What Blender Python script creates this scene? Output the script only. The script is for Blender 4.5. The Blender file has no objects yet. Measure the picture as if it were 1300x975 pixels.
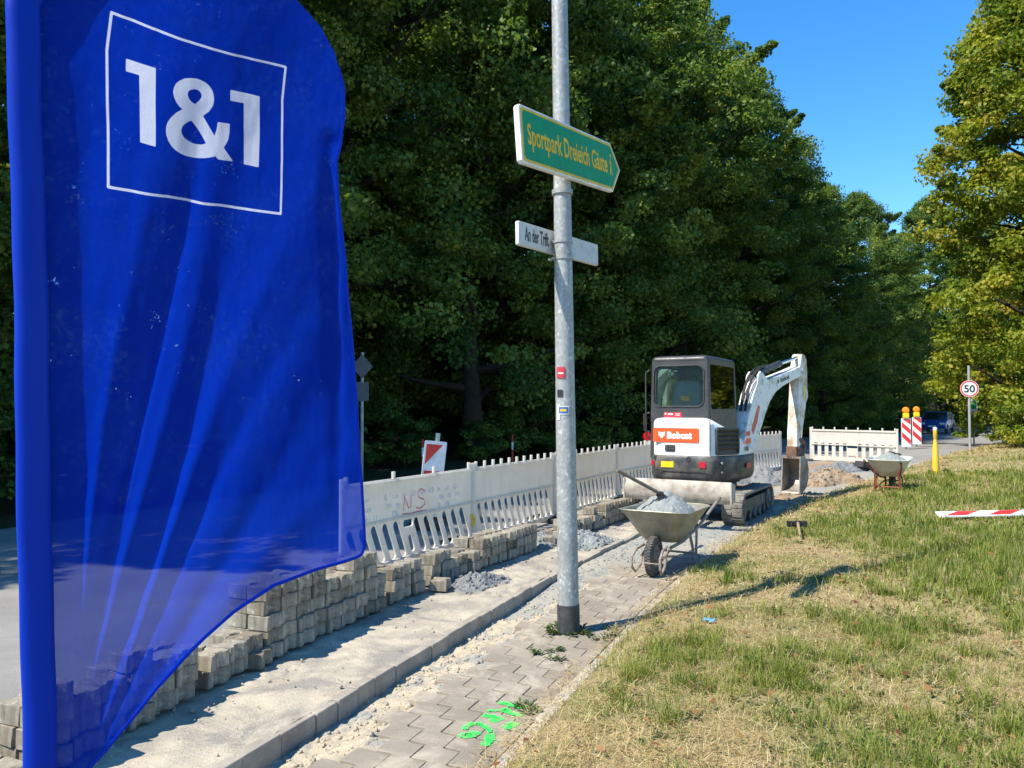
import bpy, bmesh, math, random
import numpy as np
from mathutils import Vector, Matrix

R = math.radians
random.seed(7)
rng = np.random.default_rng(11)
scene = bpy.context.scene
col = scene.collection

# ------------------------------------------------------------------ camera, sky, sun, exposure
CAM_H, FPX, PITCH = 1.75, 977.0, R(1.61)
cam_d = bpy.data.cameras.new('camera')
cam_d.sensor_width = 36.0
cam_d.lens = FPX / 1300.0 * 36.0
cam_d.clip_start, cam_d.clip_end = 0.05, 2000
cam = bpy.data.objects.new('camera', cam_d)
col.objects.link(cam)
cam.location = (0, 0, CAM_H)
cam.rotation_euler = (R(90) + PITCH, 0, 0)
scene.camera = cam

SUN_EL = R(52)
SUN_H = (-0.88, -0.475)                       # horizontal direction towards the sun
world = bpy.data.worlds.new('World')
scene.world = world
world.use_nodes = True
wn = world.node_tree.nodes
bg = wn['Background']
sky = wn.new('ShaderNodeTexSky')
sky.sky_type = 'NISHITA'
sky.sun_disc = False
sky.sun_elevation = SUN_EL
sky.sun_rotation = math.atan2(SUN_H[0], SUN_H[1]) % (2 * math.pi)
sky.altitude = 100
sky.air_density = 1.0
sky.dust_density = 0.0
sky.ozone_density = 3.0
hsv = wn.new('ShaderNodeHueSaturation')
hsv.inputs['Saturation'].default_value = 1.34
world.node_tree.links.new(sky.outputs[0], hsv.inputs['Color'])
world.node_tree.links.new(hsv.outputs[0], bg.inputs[0])
bg.inputs[1].default_value = 0.13
sun_d = bpy.data.lights.new('sun', 'SUN')
sun_d.energy = 4.0
sun_d.angle = R(0.53)
sun_d.color = (1.0, 0.94, 0.83)
sun = bpy.data.objects.new('sun', sun_d)
col.objects.link(sun)
ldir = Vector((-SUN_H[0] * math.cos(SUN_EL), -SUN_H[1] * math.cos(SUN_EL), -math.sin(SUN_EL)))
sun.rotation_euler = ldir.to_track_quat('-Z', 'Y').to_euler()
sun.location = (-20, -10, 30)
vs = scene.view_settings
vs.view_transform = 'Standard'
vs.look = 'None'
vs.exposure = 1.1
vs.gamma = 1.0
vs.use_curve_mapping = False
scene.cycles.max_bounces = 8
scene.cycles.transparent_max_bounces = 16

# ------------------------------------------------------------------ pixel <-> place
CF = Vector((0, math.cos(PITCH), math.sin(PITCH)))
CU = Vector((0, -math.sin(PITCH), math.cos(PITCH)))
CR = Vector((1, 0, 0))
CP = Vector((0, 0, CAM_H))


def ray(px, py):
    return CR * ((px - 650) / FPX) + CU * ((487.5 - py) / FPX) + CF


def at(px, py, Y):
    d = ray(px, py)
    return CP + d * (Y / d.y)


def ground_at(px, py, z=0.0):
    d = ray(px, py)
    return CP + d * ((z - CAM_H) / d.z)


# ------------------------------------------------------------------ curve of the road
_S = np.arange(-60, 200.01, 0.25)


def _theta(s):
    return np.radians(23 + 17 * np.clip((s - 6) / 12.0, 0, 1))


_th = _theta(_S)
_x = np.concatenate([[0], np.cumsum(np.sin((_th[1:] + _th[:-1]) / 2) * 0.25)])
_y = np.concatenate([[0], np.cumsum(np.cos((_th[1:] + _th[:-1]) / 2) * 0.25)])
_i0 = int(np.argmin(abs(_S)))
_x -= _x[_i0]
_y -= _y[_i0]


def rise(s):
    return np.interp(s, [-100, 16, 27, 34, 60, 300], [0, 0, .22, .22, -.2, -.2])


def WXY(s, d):
    th = _theta(s)
    return np.interp(s, _S, _x) + d * np.cos(th), np.interp(s, _S, _y) - d * np.sin(th)


def W(s, d, z=0.0):
    x, y = WXY(np.float64(s), d)
    return Vector((float(x), float(y), float(z + rise(s))))


def heading(s):
    return float(_theta(np.float64(s)))


# ------------------------------------------------------------------ noise
_lat = rng.random((256, 256))


def vnoise(x, y, f=1.0, ox=0.0):
    x = np.asarray(x) * f + 37.3 + ox
    y = np.asarray(y) * f + 11.7 + ox * 1.7
    xi = np.floor(x).astype(int)
    yi = np.floor(y).astype(int)
    fx, fy = x - xi, y - yi
    fx = fx * fx * (3 - 2 * fx)
    fy = fy * fy * (3 - 2 * fy)
    a = _lat[xi % 256, yi % 256]
    b = _lat[(xi + 1) % 256, yi % 256]
    c = _lat[xi % 256, (yi + 1) % 256]
    e = _lat[(xi + 1) % 256, (yi + 1) % 256]
    return (a * (1 - fx) + b * fx) * (1 - fy) + (c * (1 - fx) + e * fx) * fy


def fbm(x, y, f=1.0, o=4, ox=0.0):
    t, a, n = 0, 1.0, 0
    for k in range(o):
        t = t + a * vnoise(x, y, f * 2 ** k, ox + 5 * k)
        n += a
        a *= .5
    return t / n


# ------------------------------------------------------------------ materials
def new_mat(name):
    m = bpy.data.materials.new(name)
    m.use_nodes = True
    nt = m.node_tree
    return m, nt, nt.nodes['Principled BSDF']


def ramp(nt, src, stops):
    r = nt.nodes.new('ShaderNodeValToRGB')
    while len(r.color_ramp.elements) < len(stops):
        r.color_ramp.elements.new(0.5)
    for e, (p, c) in zip(r.color_ramp.elements, stops):
        e.position = p
        e.color = (*c, 1) if len(c) == 3 else c
    nt.links.new(src, r.inputs[0])
    return r.outputs[0]


def noise(nt, scale, detail=4, rough=.6, coord=None, dist=0):
    n = nt.nodes.new('ShaderNodeTexNoise')
    n.inputs['Scale'].default_value = scale
    n.inputs['Detail'].default_value = detail
    n.inputs['Roughness'].default_value = rough
    n.inputs['Distortion'].default_value = dist
    if coord is not None:
        nt.links.new(coord, n.inputs['Vector'])
    return n.outputs[0]


def objco(nt):
    return nt.nodes.new('ShaderNodeTexCoord').outputs['Object']


def mixc(nt, fac, a, b, blend='MIX'):
    m = nt.nodes.new('ShaderNodeMix')
    m.data_type = 'RGBA'
    m.blend_type = blend
    for inp, v in ((m.inputs[0], fac), (m.inputs[6], a), (m.inputs[7], b)):
        if hasattr(v, 'links') or isinstance(v, bpy.types.NodeSocket):
            nt.links.new(v, inp)
        elif isinstance(v, (int, float)):
            inp.default_value = v
        else:
            inp.default_value = (*v, 1)
    return m.outputs[2]


def math_n(nt, op, a, b=None):
    m = nt.nodes.new('ShaderNodeMath')
    m.operation = op
    for k, v in ((0, a), (1, b)):
        if v is None:
            continue
        if isinstance(v, bpy.types.NodeSocket):
            nt.links.new(v, m.inputs[k])
        else:
            m.inputs[k].default_value = v
    return m.outputs[0]


def bump(nt, bsdf, h, strength=.3, dist=.01):
    b = nt.nodes.new('ShaderNodeBump')
    b.inputs['Strength'].default_value = strength
    b.inputs['Distance'].default_value = dist
    nt.links.new(h, b.inputs['Height'])
    nt.links.new(b.outputs[0], bsdf.inputs['Normal'])


def simple(name, c, rough=.5, metal=0.0, c2=None, scale=8, lo=.4, hi=.65, bs=0, bscale=60, spec=.5):
    """painted / plain material, worn in patches towards c2"""
    m, nt, p = new_mat(name)
    p.inputs['Roughness'].default_value = rough
    p.inputs['Metallic'].default_value = metal
    p.inputs['Specular IOR Level'].default_value = spec
    if c2 is None:
        c2 = tuple(v * .8 for v in c)
    co = objco(nt)
    f = ramp(nt, noise(nt, scale, 6, .65, co), [(lo, (0, 0, 0)), (hi, (1, 1, 1))])
    nt.links.new(mixc(nt, f, c, c2), p.inputs['Base Color'])
    rr = ramp(nt, noise(nt, scale * 3, 4, .6, co), [(.3, (max(rough - .12, .03),) * 3), (.7, (min(rough + .15, 1),) * 3)])
    nt.links.new(rr, p.inputs['Roughness'])
    if bs:
        bump(nt, p, noise(nt, bscale, 5, .6, co), bs)
    return m


M = {}
M['white_paint'] = simple('white_paint', (.78, .77, .74), .38, 0, (.55, .50, .42), 4, .48, .78)
M['boom_white'] = simple('boom_white', (.76, .75, .71), .4, 0, (.40, .33, .25), 5, .52, .66, .1)
M['arm_white'] = simple('arm_white', (.74, .72, .68), .45, 0, (.36, .26, .16), 3.5, .42, .62, .15)
M['cab_grey'] = simple('cab_grey', (.032, .032, .034), .42, 0, (.06, .057, .053), 6, .4, .7)
M['body_grey'] = simple('body_grey', (.04, .04, .042), .5, 0, (.16, .14, .115), 4.5, .45, .68, .1)
M['black'] = simple('black', (.02, .02, .02), .55, 0, (.05, .045, .04), 10)
M['rubber'] = simple('rubber', (.09, .085, .075), .9, 0, (.24, .21, .17), 5, .35, .65, .35, 50)
M['tyre'] = simple('tyre', (.05, .048, .045), .85, 0, (.14, .12, .1), 9, .4, .7, .2, 80)
M['steel_dirty'] = simple('steel_dirty', (.27, .22, .175), .7, .1, (.45, .395, .33), 6, .36, .58, .5, 35)
M['steel_bare'] = simple('steel_bare', (.35, .32, .28), .5, .4, (.2, .15, .11), 5, .4, .65, .2, 30)
M['rusty'] = simple('rusty', (.22, .1, .06), .8, .1, (.1, .07, .055), 9, .4, .6, .3, 50)
M['chrome'] = simple('chrome', (.7, .7, .7), .15, 1.0)
M['barrow_tray'] = simple('barrow_tray', (.33, .32, .26), .5, .35, (.22, .2, .15), 5, .4, .7, .2, 30)
M['barrow_tray_pale'] = simple('barrow_tray_pale', (.58, .59, .52), .45, .1, (.42, .41, .34), 5, .4, .7, .1, 30)
M['barrow_frame'] = simple('barrow_frame', (.2, .14, .11), .6, .2, (.32, .27, .22), 9, .35, .6, .2, 60)
M['red_frame'] = simple('red_frame', (.3, .045, .025), .5, 0, (.2, .06, .04), 8)
M['orange'] = simple('orange', (.82, .09, .01), .35, 0, (.74, .08, .012), 5)
M['decal_red'] = simple('decal_red', (.6, .035, .05), .35)
M['decal_white'] = simple('decal_white', (.8, .8, .8), .4)
M['yellow'] = simple('yellow', (.85, .6, .01), .35)
M['lens_red'] = simple('lens_red', (.5, .01, .02), .15)
M['wood'] = simple('wood', (.34, .23, .13), .7, 0, (.22, .15, .09), 14, .35, .65, .2, 60)
M['wood_grey'] = simple('wood_grey', (.2, .16, .115), .75, 0, (.13, .1, .075), 14, .35, .65, .2, 60)
M['iron'] = simple('iron', (.015, .015, .016), .6, .3, (.03, .028, .025), 12)
M['galv'] = None
M['sleeve'] = simple('sleeve', (.028, .029, .03), .6, 0, (.07, .068, .063), 12, .45, .7, .15, 60)
M['sign_white'] = simple('sign_white', (.76, .77, .76), .35)
M['sign_green'] = simple('sign_green', (.001, .28, .12), .5, 0, (.001, .25, .105), 8, spec=.25)
M['sign_yellow'] = simple('sign_yellow', (.85, .52, .02), .5, spec=.25)
M['sign_old'] = simple('sign_old', (.58, .57, .53), .5, 0, (.4, .38, .33), 14, .5, .75)
M['sign_black'] = simple('sign_black', (.02, .02, .022), .45)
M['sign_red'] = simple('sign_red', (.62, .02, .025), .35, 0, (.55, .03, .03), 8)
M['amber'] = simple('amber', (.85, .28, .01), .2)
M['plastic_white'] = None
M['plastic_dark'] = simple('plastic_dark', (.025, .025, .026), .75, 0, (.06, .055, .05), 8, .4, .7, .2)
M['post_yellow'] = simple('post_yellow', (.72, .45, .03), .5, 0, (.62, .42, .12), 10, .5, .8)
M['spray_green'] = simple('spray_green', (.02, .86, .1), .6, 0, (.05, .8, .15), 30, .45, .7)
def _thin(m, scale, lo, hi):
    nt = m.node_tree
    p = nt.nodes['Principled BSDF']
    nt.links.new(ramp(nt, noise(nt, scale, 4, .7, objco(nt)), [(lo, (0, 0, 0)), (hi, (1, 1, 1))]), p.inputs['Alpha'])


_thin(M['spray_green'], 38, .34, .58)
M['spray_red'] = simple('spray_red', (.6, .08, .07), .6, 0, (.66, .35, .32), 30, .4, .7)
M['car_blue'] = simple('car_blue', (.02, .08, .30), .22, .2, (.02, .07, .27))
M['car_glass'] = simple('car_glass', (.01, .012, .014), .05)
M['litter_blue'] = simple('litter_blue', (.1, .35, .6), .3)
M['seat'] = simple('seat', (.16, .23, .25), .7)


def mat_galv():
    m, nt, p = new_mat('galvanised_steel')
    co = objco(nt)
    v = nt.nodes.new('ShaderNodeTexVoronoi')
    v.inputs['Scale'].default_value = 60
    mp = nt.nodes.new('ShaderNodeMapping')
    mp.inputs['Scale'].default_value = (1, 1, .75)
    nt.links.new(co, mp.inputs[0])
    nt.links.new(mp.outputs[0], v.inputs['Vector'])
    sep = nt.nodes.new('ShaderNodeSeparateColor')
    nt.links.new(v.outputs['Color'], sep.inputs[0])
    c = ramp(nt, sep.outputs[0], [(0, (.29, .295, .285)), (.72, (.36, .365, .355)), (.94, (.43, .435, .42)), (1, (.58, .58, .56))])
    big = ramp(nt, noise(nt, 2.2, 4, .6, co), [(.35, (.8, .8, .8)), (.7, (1.05, 1.05, 1.05))])
    nt.links.new(mixc(nt, 1.0, c, big, 'MULTIPLY'), p.inputs['Base Color'])
    p.inputs['Metallic'].default_value = .15
    nt.links.new(ramp(nt, sep.outputs[1], [(0, (.38,) * 3), (1, (.6,) * 3)]), p.inputs['Roughness'])
    bump(nt, p, noise(nt, 25, 3, .5, co), .08)
    return m


M['galv'] = mat_galv()


def mat_barrier():
    m, nt, p = new_mat('weathered_white_plastic')
    co = objco(nt)
    a = ramp(nt, noise(nt, 3, 6, .7, co, .4), [(.38, (.84, .80, .72)), (.72, (.66, .62, .54))])
    mp = nt.nodes.new('ShaderNodeMapping')
    mp.inputs['Scale'].default_value = (14, 14, .8)
    nt.links.new(co, mp.inputs[0])
    streak = ramp(nt, noise(nt, 2, 5, .65, mp.outputs[0]), [(.5, (1, 1, 1)), (.8, (.68, .66, .6))])
    nt.links.new(mixc(nt, 1.0, a, streak, 'MULTIPLY'), p.inputs['Base Color'])
    p.inputs['Roughness'].default_value = .5
    p.inputs['Subsurface Weight'].default_value = .0
    bump(nt, p, noise(nt, 30, 3, .5, co), .05)
    tl = nt.nodes.new('ShaderNodeBsdfTranslucent')
    tl.inputs[0].default_value = (.86, .84, .78, 1)
    mx = nt.nodes.new('ShaderNodeMixShader')
    mx.inputs[0].default_value = .4
    nt.links.new(p.outputs[0], mx.inputs[1])
    nt.links.new(tl.outputs[0], mx.inputs[2])
    nt.links.new(mx.outputs[0], nt.nodes['Material Output'].inputs[0])
    return m


M['plastic_white'] = mat_barrier()


def mat_concrete(name, c1, c2, c3, sc=3.0, rnd=True, bs=.5):
    """stone colour with stains, grain and a per-stone value from the 'tint' attribute or the object"""
    m, nt, p = new_mat(name)
    co = objco(nt)
    base = ramp(nt, noise(nt, sc, 6, .7, co), [(.3, c1), (.55, c2), (.75, c3)])
    grain = ramp(nt, noise(nt, 220, 2, .5, co), [(.3, (.78,) * 3), (.7, (1.12,) * 3)])
    c = mixc(nt, 1.0, base, grain, 'MULTIPLY')
    if rnd == 'object':
        oi = nt.nodes.new('ShaderNodeObjectInfo')
        f = ramp(nt, oi.outputs['Random'], [(0, (.62, .6, .57)), (.35, (.95, .93, .9)), (.7, (.92, .95, .97)), (1, (1.22, 1.19, 1.12))])
        c = mixc(nt, 1.0, c, f, 'MULTIPLY')
    elif rnd:
        at_ = nt.nodes.new('ShaderNodeAttribute')
        at_.attribute_name = 'tint'
        f = ramp(nt, at_.outputs['Fac'], [(0, (.9, .89, .88)), (1, (1.07, 1.06, 1.05))])
        c = mixc(nt, 1.0, c, f, 'MULTIPLY')
    if name in ('paver', 'kerb'):
        k = ramp(nt, noise(nt, 2.6, 7, .75, co, .6), [(.5, (0, 0, 0)), (.68, (.8, .8, .8))])
        c = mixc(nt, k, c, (.46, .40, .30))
    if name == 'stone':
        mp = nt.nodes.new('ShaderNodeMapping')
        mp.inputs['Scale'].default_value = (34, 34, 3)
        nt.links.new(co, mp.inputs[0])
        k = ramp(nt, noise(nt, 1, 5, .7, mp.outputs[0]), [(.35, (.62, .6, .56)), (.6, (1.05, 1.05, 1.05))])
        c = mixc(nt, .8, c, k, 'MULTIPLY')
        k = ramp(nt, noise(nt, 16, 6, .75, co, .5), [(.56, (0, 0, 0)), (.66, (.85, .85, .85))])
        c = mixc(nt, k, c, (.48, .43, .34))
    nt.links.new(c, p.inputs['Base Color'])
    p.inputs['Roughness'].default_value = .9
    p.inputs['Specular IOR Level'].default_value = .25
    bump(nt, p, noise(nt, 120, 5, .65, co), bs, .004)
    return m


M['paver'] = mat_concrete('paver', (.23, .195, .15), (.295, .255, .2), (.40, .34, .255), 2.2)
M['stone'] = mat_concrete('stone', (.22, .19, .145), (.34, .30, .235), (.46, .415, .335), 9, 'object')
M['kerb'] = mat_concrete('kerb', (.25, .22, .18), (.35, .31, .25), (.46, .40, .30), 5)
M['edging'] = mat_concrete('edging', (.36, .32, .26), (.44, .4, .33), (.5, .45, .37), 5)


def mat_ground(name, stops, scale, f2, c2, s2=.35, hi2=.6, grain=160, bs=.7, bd=.012, rough=.95):
    m, nt, p = new_mat(name)
    co = objco(nt)
    a = ramp(nt, noise(nt, scale, 8, .68, co, .3), stops)
    k = ramp(nt, noise(nt, f2, 6, .7, co, .5), [(s2, (0, 0, 0)), (hi2, (1, 1, 1))])
    c = mixc(nt, k, a, c2)
    g = ramp(nt, noise(nt, grain, 3, .6, co), [(.28, (.6,) * 3), (.5, (1,) * 3), (.75, (1.25,) * 3)])
    nt.links.new(mixc(nt, 1.0, c, g, 'MULTIPLY'), p.inputs['Base Color'])
    p.inputs['Roughness'].default_value = rough
    p.inputs['Specular IOR Level'].default_value = .2
    bump(nt, p, noise(nt, grain * .35, 6, .7, co), bs, bd)
    return m


M['asphalt'] = mat_ground('asphalt', [(.3, (.20, .19, .175)), (.7, (.26, .247, .227))], 1.2, .5, (.30, .285, .26), .45, .75, 210, .35, .004)
M['sand_strip'] = mat_ground('sand_strip', [(.3, (.39, .335, .25)), (.7, (.50, .44, .335))], 5, 1.8, (.27, .245, .205), .44, .58, 150, .8, .01)
M['trench'] = mat_ground('trench', [(.32, (.47, .40, .28)), (.62, (.40, .34, .25)), (.8, (.26, .225, .17))], 9, 3.0, (.27, .27, .245), .50, .6, 120, .9, .012)
M['grit'] = mat_ground('grit', [(.3, (.235, .235, .205)), (.7, (.33, .325, .285))], 10, 1.3, (.38, .335, .26), .46, .68, 110, .9, .012)
M['soil'] = mat_ground('soil', [(.3, (.22, .15, .09)), (.7, (.36, .26, .165))], 6, 2.0, (.33, .27, .2), .45, .65, 90, .9, .02)
M['lawn_soil'] = mat_ground('lawn_soil', [(.3, (.25, .19, .10)), (.7, (.42, .33, .18))], 4, 1.3, (.17, .18, .06), .45, .6, 90, .9, .02)
M['forest_floor'] = mat_ground('forest_floor', [(.3, (.035, .03, .018)), (.7, (.09, .075, .045))], 3, .8, (.035, .05, .015), .4, .6, 60, .8, .03)
M['heap_grey'] = mat_ground('heap_grey', [(.3, (.215, .23, .215)), (.7, (.32, .335, .31))], 14, 4, (.26, .275, .26), .4, .6, 100, 1.0, .015)
M['heap_dark'] = mat_ground('heap_dark', [(.3, (.16, .165, .16)), (.7, (.27, .275, .265))], 14, 4, (.2, .205, .2), .4, .6, 90, 1.0, .015)
M['bark'] = mat_ground('bark', [(.3, (.025, .02, .016)), (.7, (.055, .045, .037))], 6, 2, (.035, .038, .027), .45, .6, 40, .9, .03)


def mat_leaf(name, stops, trans=.42, gloss=.22):
    m, nt, p = new_mat(name)
    a = nt.nodes.new('ShaderNodeAttribute')
    a.attribute_name = 'tint'
    oi = nt.nodes.new('ShaderNodeObjectInfo')
    t = math_n(nt, 'ADD', a.outputs['Fac'], math_n(nt, 'MULTIPLY', math_n(nt, 'SUBTRACT', oi.outputs['Random'], .5), .18))
    c = ramp(nt, t, stops)
    nt.links.new(c, p.inputs['Base Color'])
    p.inputs['Roughness'].default_value = .5
    p.inputs['Specular IOR Level'].default_value = gloss
    tr = nt.nodes.new('ShaderNodeBsdfTranslucent')
    nt.links.new(mixc(nt, 1.0, c, (1.25, 1.3, .55), 'MULTIPLY'), tr.inputs[0])
    mx = nt.nodes.new('ShaderNodeMixShader')
    mx.inputs[0].default_value = trans
    nt.links.new(p.outputs[0], mx.inputs[1])
    nt.links.new(tr.outputs[0], mx.inputs[2])
    nt.links.new(mx.outputs[0], nt.nodes['Material Output'].inputs[0])
    return m


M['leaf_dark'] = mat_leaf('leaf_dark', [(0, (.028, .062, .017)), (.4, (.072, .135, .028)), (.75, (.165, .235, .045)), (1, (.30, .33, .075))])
M['leaf_mid'] = mat_leaf('leaf_mid', [(0, (.035, .06, .012)), (.5, (.07, .1, .02)), (.85, (.13, .15, .03)), (1, (.22, .2, .045))])
M['leaf_gold'] = mat_leaf('leaf_gold', [(0, (.06, .11, .014)), (.4, (.17, .225, .022)), (.75, (.31, .32, .035)), (1, (.42, .30, .05))])
M['grass_green'] = mat_leaf('grass_green', [(0, (.065, .11, .018)), (.4, (.17, .22, .034)), (.75, (.30, .31, .07)), (1, (.5, .43, .18))], .4)
M['grass_dry'] = mat_leaf('grass_dry', [(0, (.24, .14, .06)), (.3, (.46, .33, .155)), (.8, (.62, .49, .26)), (1, (.74, .63, .39))], .25)
M['weed_leaf'] = mat_leaf('weed_leaf', [(0, (.03, .065, .02)), (.6, (.075, .13, .035)), (.85, (.14, .17, .06)), (1, (.25, .1, .035))], .25)


def mat_glass(name, tint=(.5, .6, .55), ior=1.9):
    m, nt, p = new_mat(name)
    tr = nt.nodes.new('ShaderNodeBsdfTransparent')
    tr.inputs[0].default_value = (*tint, 1)
    gl = nt.nodes.new('ShaderNodeBsdfGlossy')
    gl.inputs['Roughness'].default_value = .03
    fr = nt.nodes.new('ShaderNodeFresnel')
    fr.inputs[0].default_value = ior
    mx = nt.nodes.new('ShaderNodeMixShader')
    nt.links.new(fr.outputs[0], mx.inputs[0])
    nt.links.new(tr.outputs[0], mx.inputs[1])
    nt.links.new(gl.outputs[0], mx.inputs[2])
    nt.links.new(mx.outputs[0], nt.nodes['Material Output'].inputs[0])
    return m


M['glass'] = mat_glass('cab_glass', (.78, .86, .82), 1.25)
M['glass_dark'] = mat_glass('cab_glass_dark', (.5, .6, .55), 1.6)


def mat_flag(name, opaque, printed=True, dye=(.001, .034, .5)):
    m, nt, p = new_mat(name)
    co = objco(nt)
    weave = ramp(nt, noise(nt, 500, 2, .5, co), [(.3, (.9,) * 3), (.7, (1.1,) * 3)])
    blue = mixc(nt, 1.0, dye, weave, 'MULTIPLY')
    white = mixc(nt, 1.0, (.70, .72, .90), weave, 'MULTIPLY')
    if printed:
        a = nt.nodes.new('ShaderNodeAttribute')
        a.attribute_name = 'print_distance'
        f = ramp(nt, math_n(nt, 'ADD', math_n(nt, 'MULTIPLY', a.outputs['Fac'], -300.0), .5), [(.3, (0, 0, 0)), (.7, (1, 1, 1))])
        c = mixc(nt, f, blue, white)
    else:
        f = None
        c = blue
    p.inputs['Roughness'].default_value = .55
    p.inputs['Specular IOR Level'].default_value = .12
    bump(nt, p, noise(nt, 900, 2, .5, co), .12, .001)
    p.inputs['Sheen Weight'].default_value = .0
    p.inputs['Sheen Tint'].default_value = (.3, .5, 1, 1)
    nt.links.new(c, p.inputs['Base Color'])
    tl = nt.nodes.new('ShaderNodeBsdfTranslucent')
    nt.links.new(c, tl.inputs[0])
    mx = nt.nodes.new('ShaderNodeMixShader')
    mx.inputs[0].default_value = .62
    nt.links.new(p.outputs[0], mx.inputs[1])
    nt.links.new(tl.outputs[0], mx.inputs[2])
    tr = nt.nodes.new('ShaderNodeBsdfTransparent')
    tr.inputs[0].default_value = (.55, .68, 1, 1)
    m2 = nt.nodes.new('ShaderNodeMixShader')
    if printed:
        k = nt.nodes.new('ShaderNodeMapRange')
        nt.links.new(f, k.inputs[0])
        k.inputs['To Min'].default_value = opaque
        k.inputs['To Max'].default_value = .93
        nt.links.new(k.outputs[0], m2.inputs[0])
    else:
        m2.inputs[0].default_value = opaque
    nt.links.new(tr.outputs[0], m2.inputs[1])
    nt.links.new(mx.outputs[0], m2.inputs[2])
    nt.links.new(m2.outputs[0], nt.nodes['Material Output'].inputs[0])
    return m


M['flag'] = mat_flag('flag_cloth', .75)
M['flag_sleeve'] = mat_flag('flag_sleeve_cloth', .985, False, (.001, .032, .40))
_nt = M['flag_sleeve'].node_tree
_p = _nt.nodes['Principled BSDF']
_p.inputs['Roughness'].default_value = .45
_p.inputs['Specular IOR Level'].default_value = .12
_p.inputs['Sheen Weight'].default_value = .0
for _n in _nt.nodes:
    if _n.type == 'MIX_SHADER' and abs(_n.inputs[0].default_value - .62) < 1e-3:
        _n.inputs[0].default_value = .03


# ------------------------------------------------------------------ mesh helpers
class G:
    def __init__(self, M4=None):
        self.v, self.f = [], []
        self.M = M4

    def add(self, vs, fs, M4=None):
        o = len(self.v)
        for p in vs:
            p = Vector(p)
            if M4 is not None:
                p = M4 @ p
            if self.M is not None:
                p = self.M @ p
            self.v.append(p)
        for f in fs:
            self.f.append([i + o for i in f])
        return self

    def box(self, c, s, M4=None):
        cx, cy, cz = c
        x, y, z = s[0] / 2, s[1] / 2, s[2] / 2
        vs = [(cx + i * x, cy + j * y, cz + k * z) for k in (-1, 1) for j in (-1, 1) for i in (-1, 1)]
        return self.add(vs, [(0, 2, 3, 1), (4, 5, 7, 6), (0, 1, 5, 4), (2, 6, 7, 3), (0, 4, 6, 2), (1, 3, 7, 5)], M4)

    def prism(self, poly, vec, M4=None):
        """closed polygon (3-D points) swept along vec"""
        n = len(poly)
        a = [Vector(p) for p in poly]
        b = [p + Vector(vec) for p in a]
        fs = [list(range(n))[::-1], list(range(n, 2 * n))] + [(i, (i + 1) % n, n + (i + 1) % n, n + i) for i in range(n)]
        return self.add(a + b, fs, M4)

    def loft(self, rings, cap0=True, cap1=True, M4=None, closed=True):
        n = len(rings[0])
        vs = [p for r in rings for p in r]
        fs = []
        for k in range(len(rings) - 1):
            for i in range(n if closed else n - 1):
                j = (i + 1) % n
                fs.append((k * n + i, k * n + j, (k + 1) * n + j, (k + 1) * n + i))
        if cap0:
            fs.append(list(range(n))[::-1])
        if cap1:
            fs.append(list(range((len(rings) - 1) * n, len(rings) * n)))
        return self.add(vs, fs, M4)

    def tube(self, pts, r, n=10, M4=None, caps=True):
        pts = [Vector(p) for p in pts]
        rs = r if isinstance(r, (list, tuple)) else [r] * len(pts)
        rings = []
        ref = None
        for k, p in enumerate(pts):
            t = (pts[min(k + 1, len(pts) - 1)] - pts[max(k - 1, 0)]).normalized()
            if ref is None:
                ref = Vector((0, 0, 1)) if abs(t.z) < .9 else Vector((1, 0, 0))
            a = (ref - t * ref.dot(t)).normalized()
            ref = a
            b = t.cross(a)
            rings.append([p + (a * math.cos(q) + b * math.sin(q)) * rs[k] for q in [2 * math.pi * i / n for i in range(n)]])
        return self.loft(rings, caps, caps, M4)

    def lathe(self, prof, n=24, M4=None, cap=True):
        rings = [[(r * math.cos(2 * math.pi * i / n), r * math.sin(2 * math.pi * i / n), z) for i in range(n)] for r, z in prof]
        return self.loft(rings, cap, cap, M4)

    def mesh(self, name, smooth=35):
        me = bpy.data.meshes.new(name)
        me.from_pydata([tuple(p) for p in self.v], [], self.f)
        me.update()
        bm = bmesh.new()
        bm.from_mesh(me)
        bmesh.ops.recalc_face_normals(bm, faces=bm.faces[:])
        bm.to_mesh(me)
        bm.free()
        if smooth:
            me.shade_smooth()
            me.set_sharp_from_angle(angle=R(smooth))
        return me

    def build(self, name, mat, parent=None, bevel=0, smooth=35, seg=2):
        return link(name, self.mesh(name, smooth), mat, parent, bevel, seg)


def link(name, me, mat, parent=None, bevel=0, seg=2):
    o = bpy.data.objects.new(name, me)
    for m_ in (mat if isinstance(mat, (list, tuple)) else [mat]):
        me.materials.append(m_)
    col.objects.link(o)
    if parent is not None:
        o.parent = parent
    if bevel:
        b = o.modifiers.new('bevel', 'BEVEL')
        b.width = bevel
        b.segments = seg
        b.limit_method = 'ANGLE'
        b.angle_limit = R(35)
    return o


def tag(o, label=None, cat=None, group=None, kind=None):
    if label:
        o['label'] = label
    if cat:
        o['category'] = cat
    if group:
        o['group'] = group
    if kind:
        o['kind'] = kind
    return o


def thing(name, label, cat, loc=(0, 0, 0), rotz=0, group=None):
    o = bpy.data.objects.new(name, None)
    o.empty_display_size = .2
    col.objects.link(o)
    o.location = loc
    o.rotation_euler = (0, 0, rotz)
    return tag(o, label, cat, group)


def kids(o):
    return [c for c in col.objects if c.parent == o]


def copy_tree(o, parent=None):
    c = o.copy()
    col.objects.link(c)
    c.parent = parent
    for ch in kids(o):
        copy_tree(ch, c)
    return c


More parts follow.
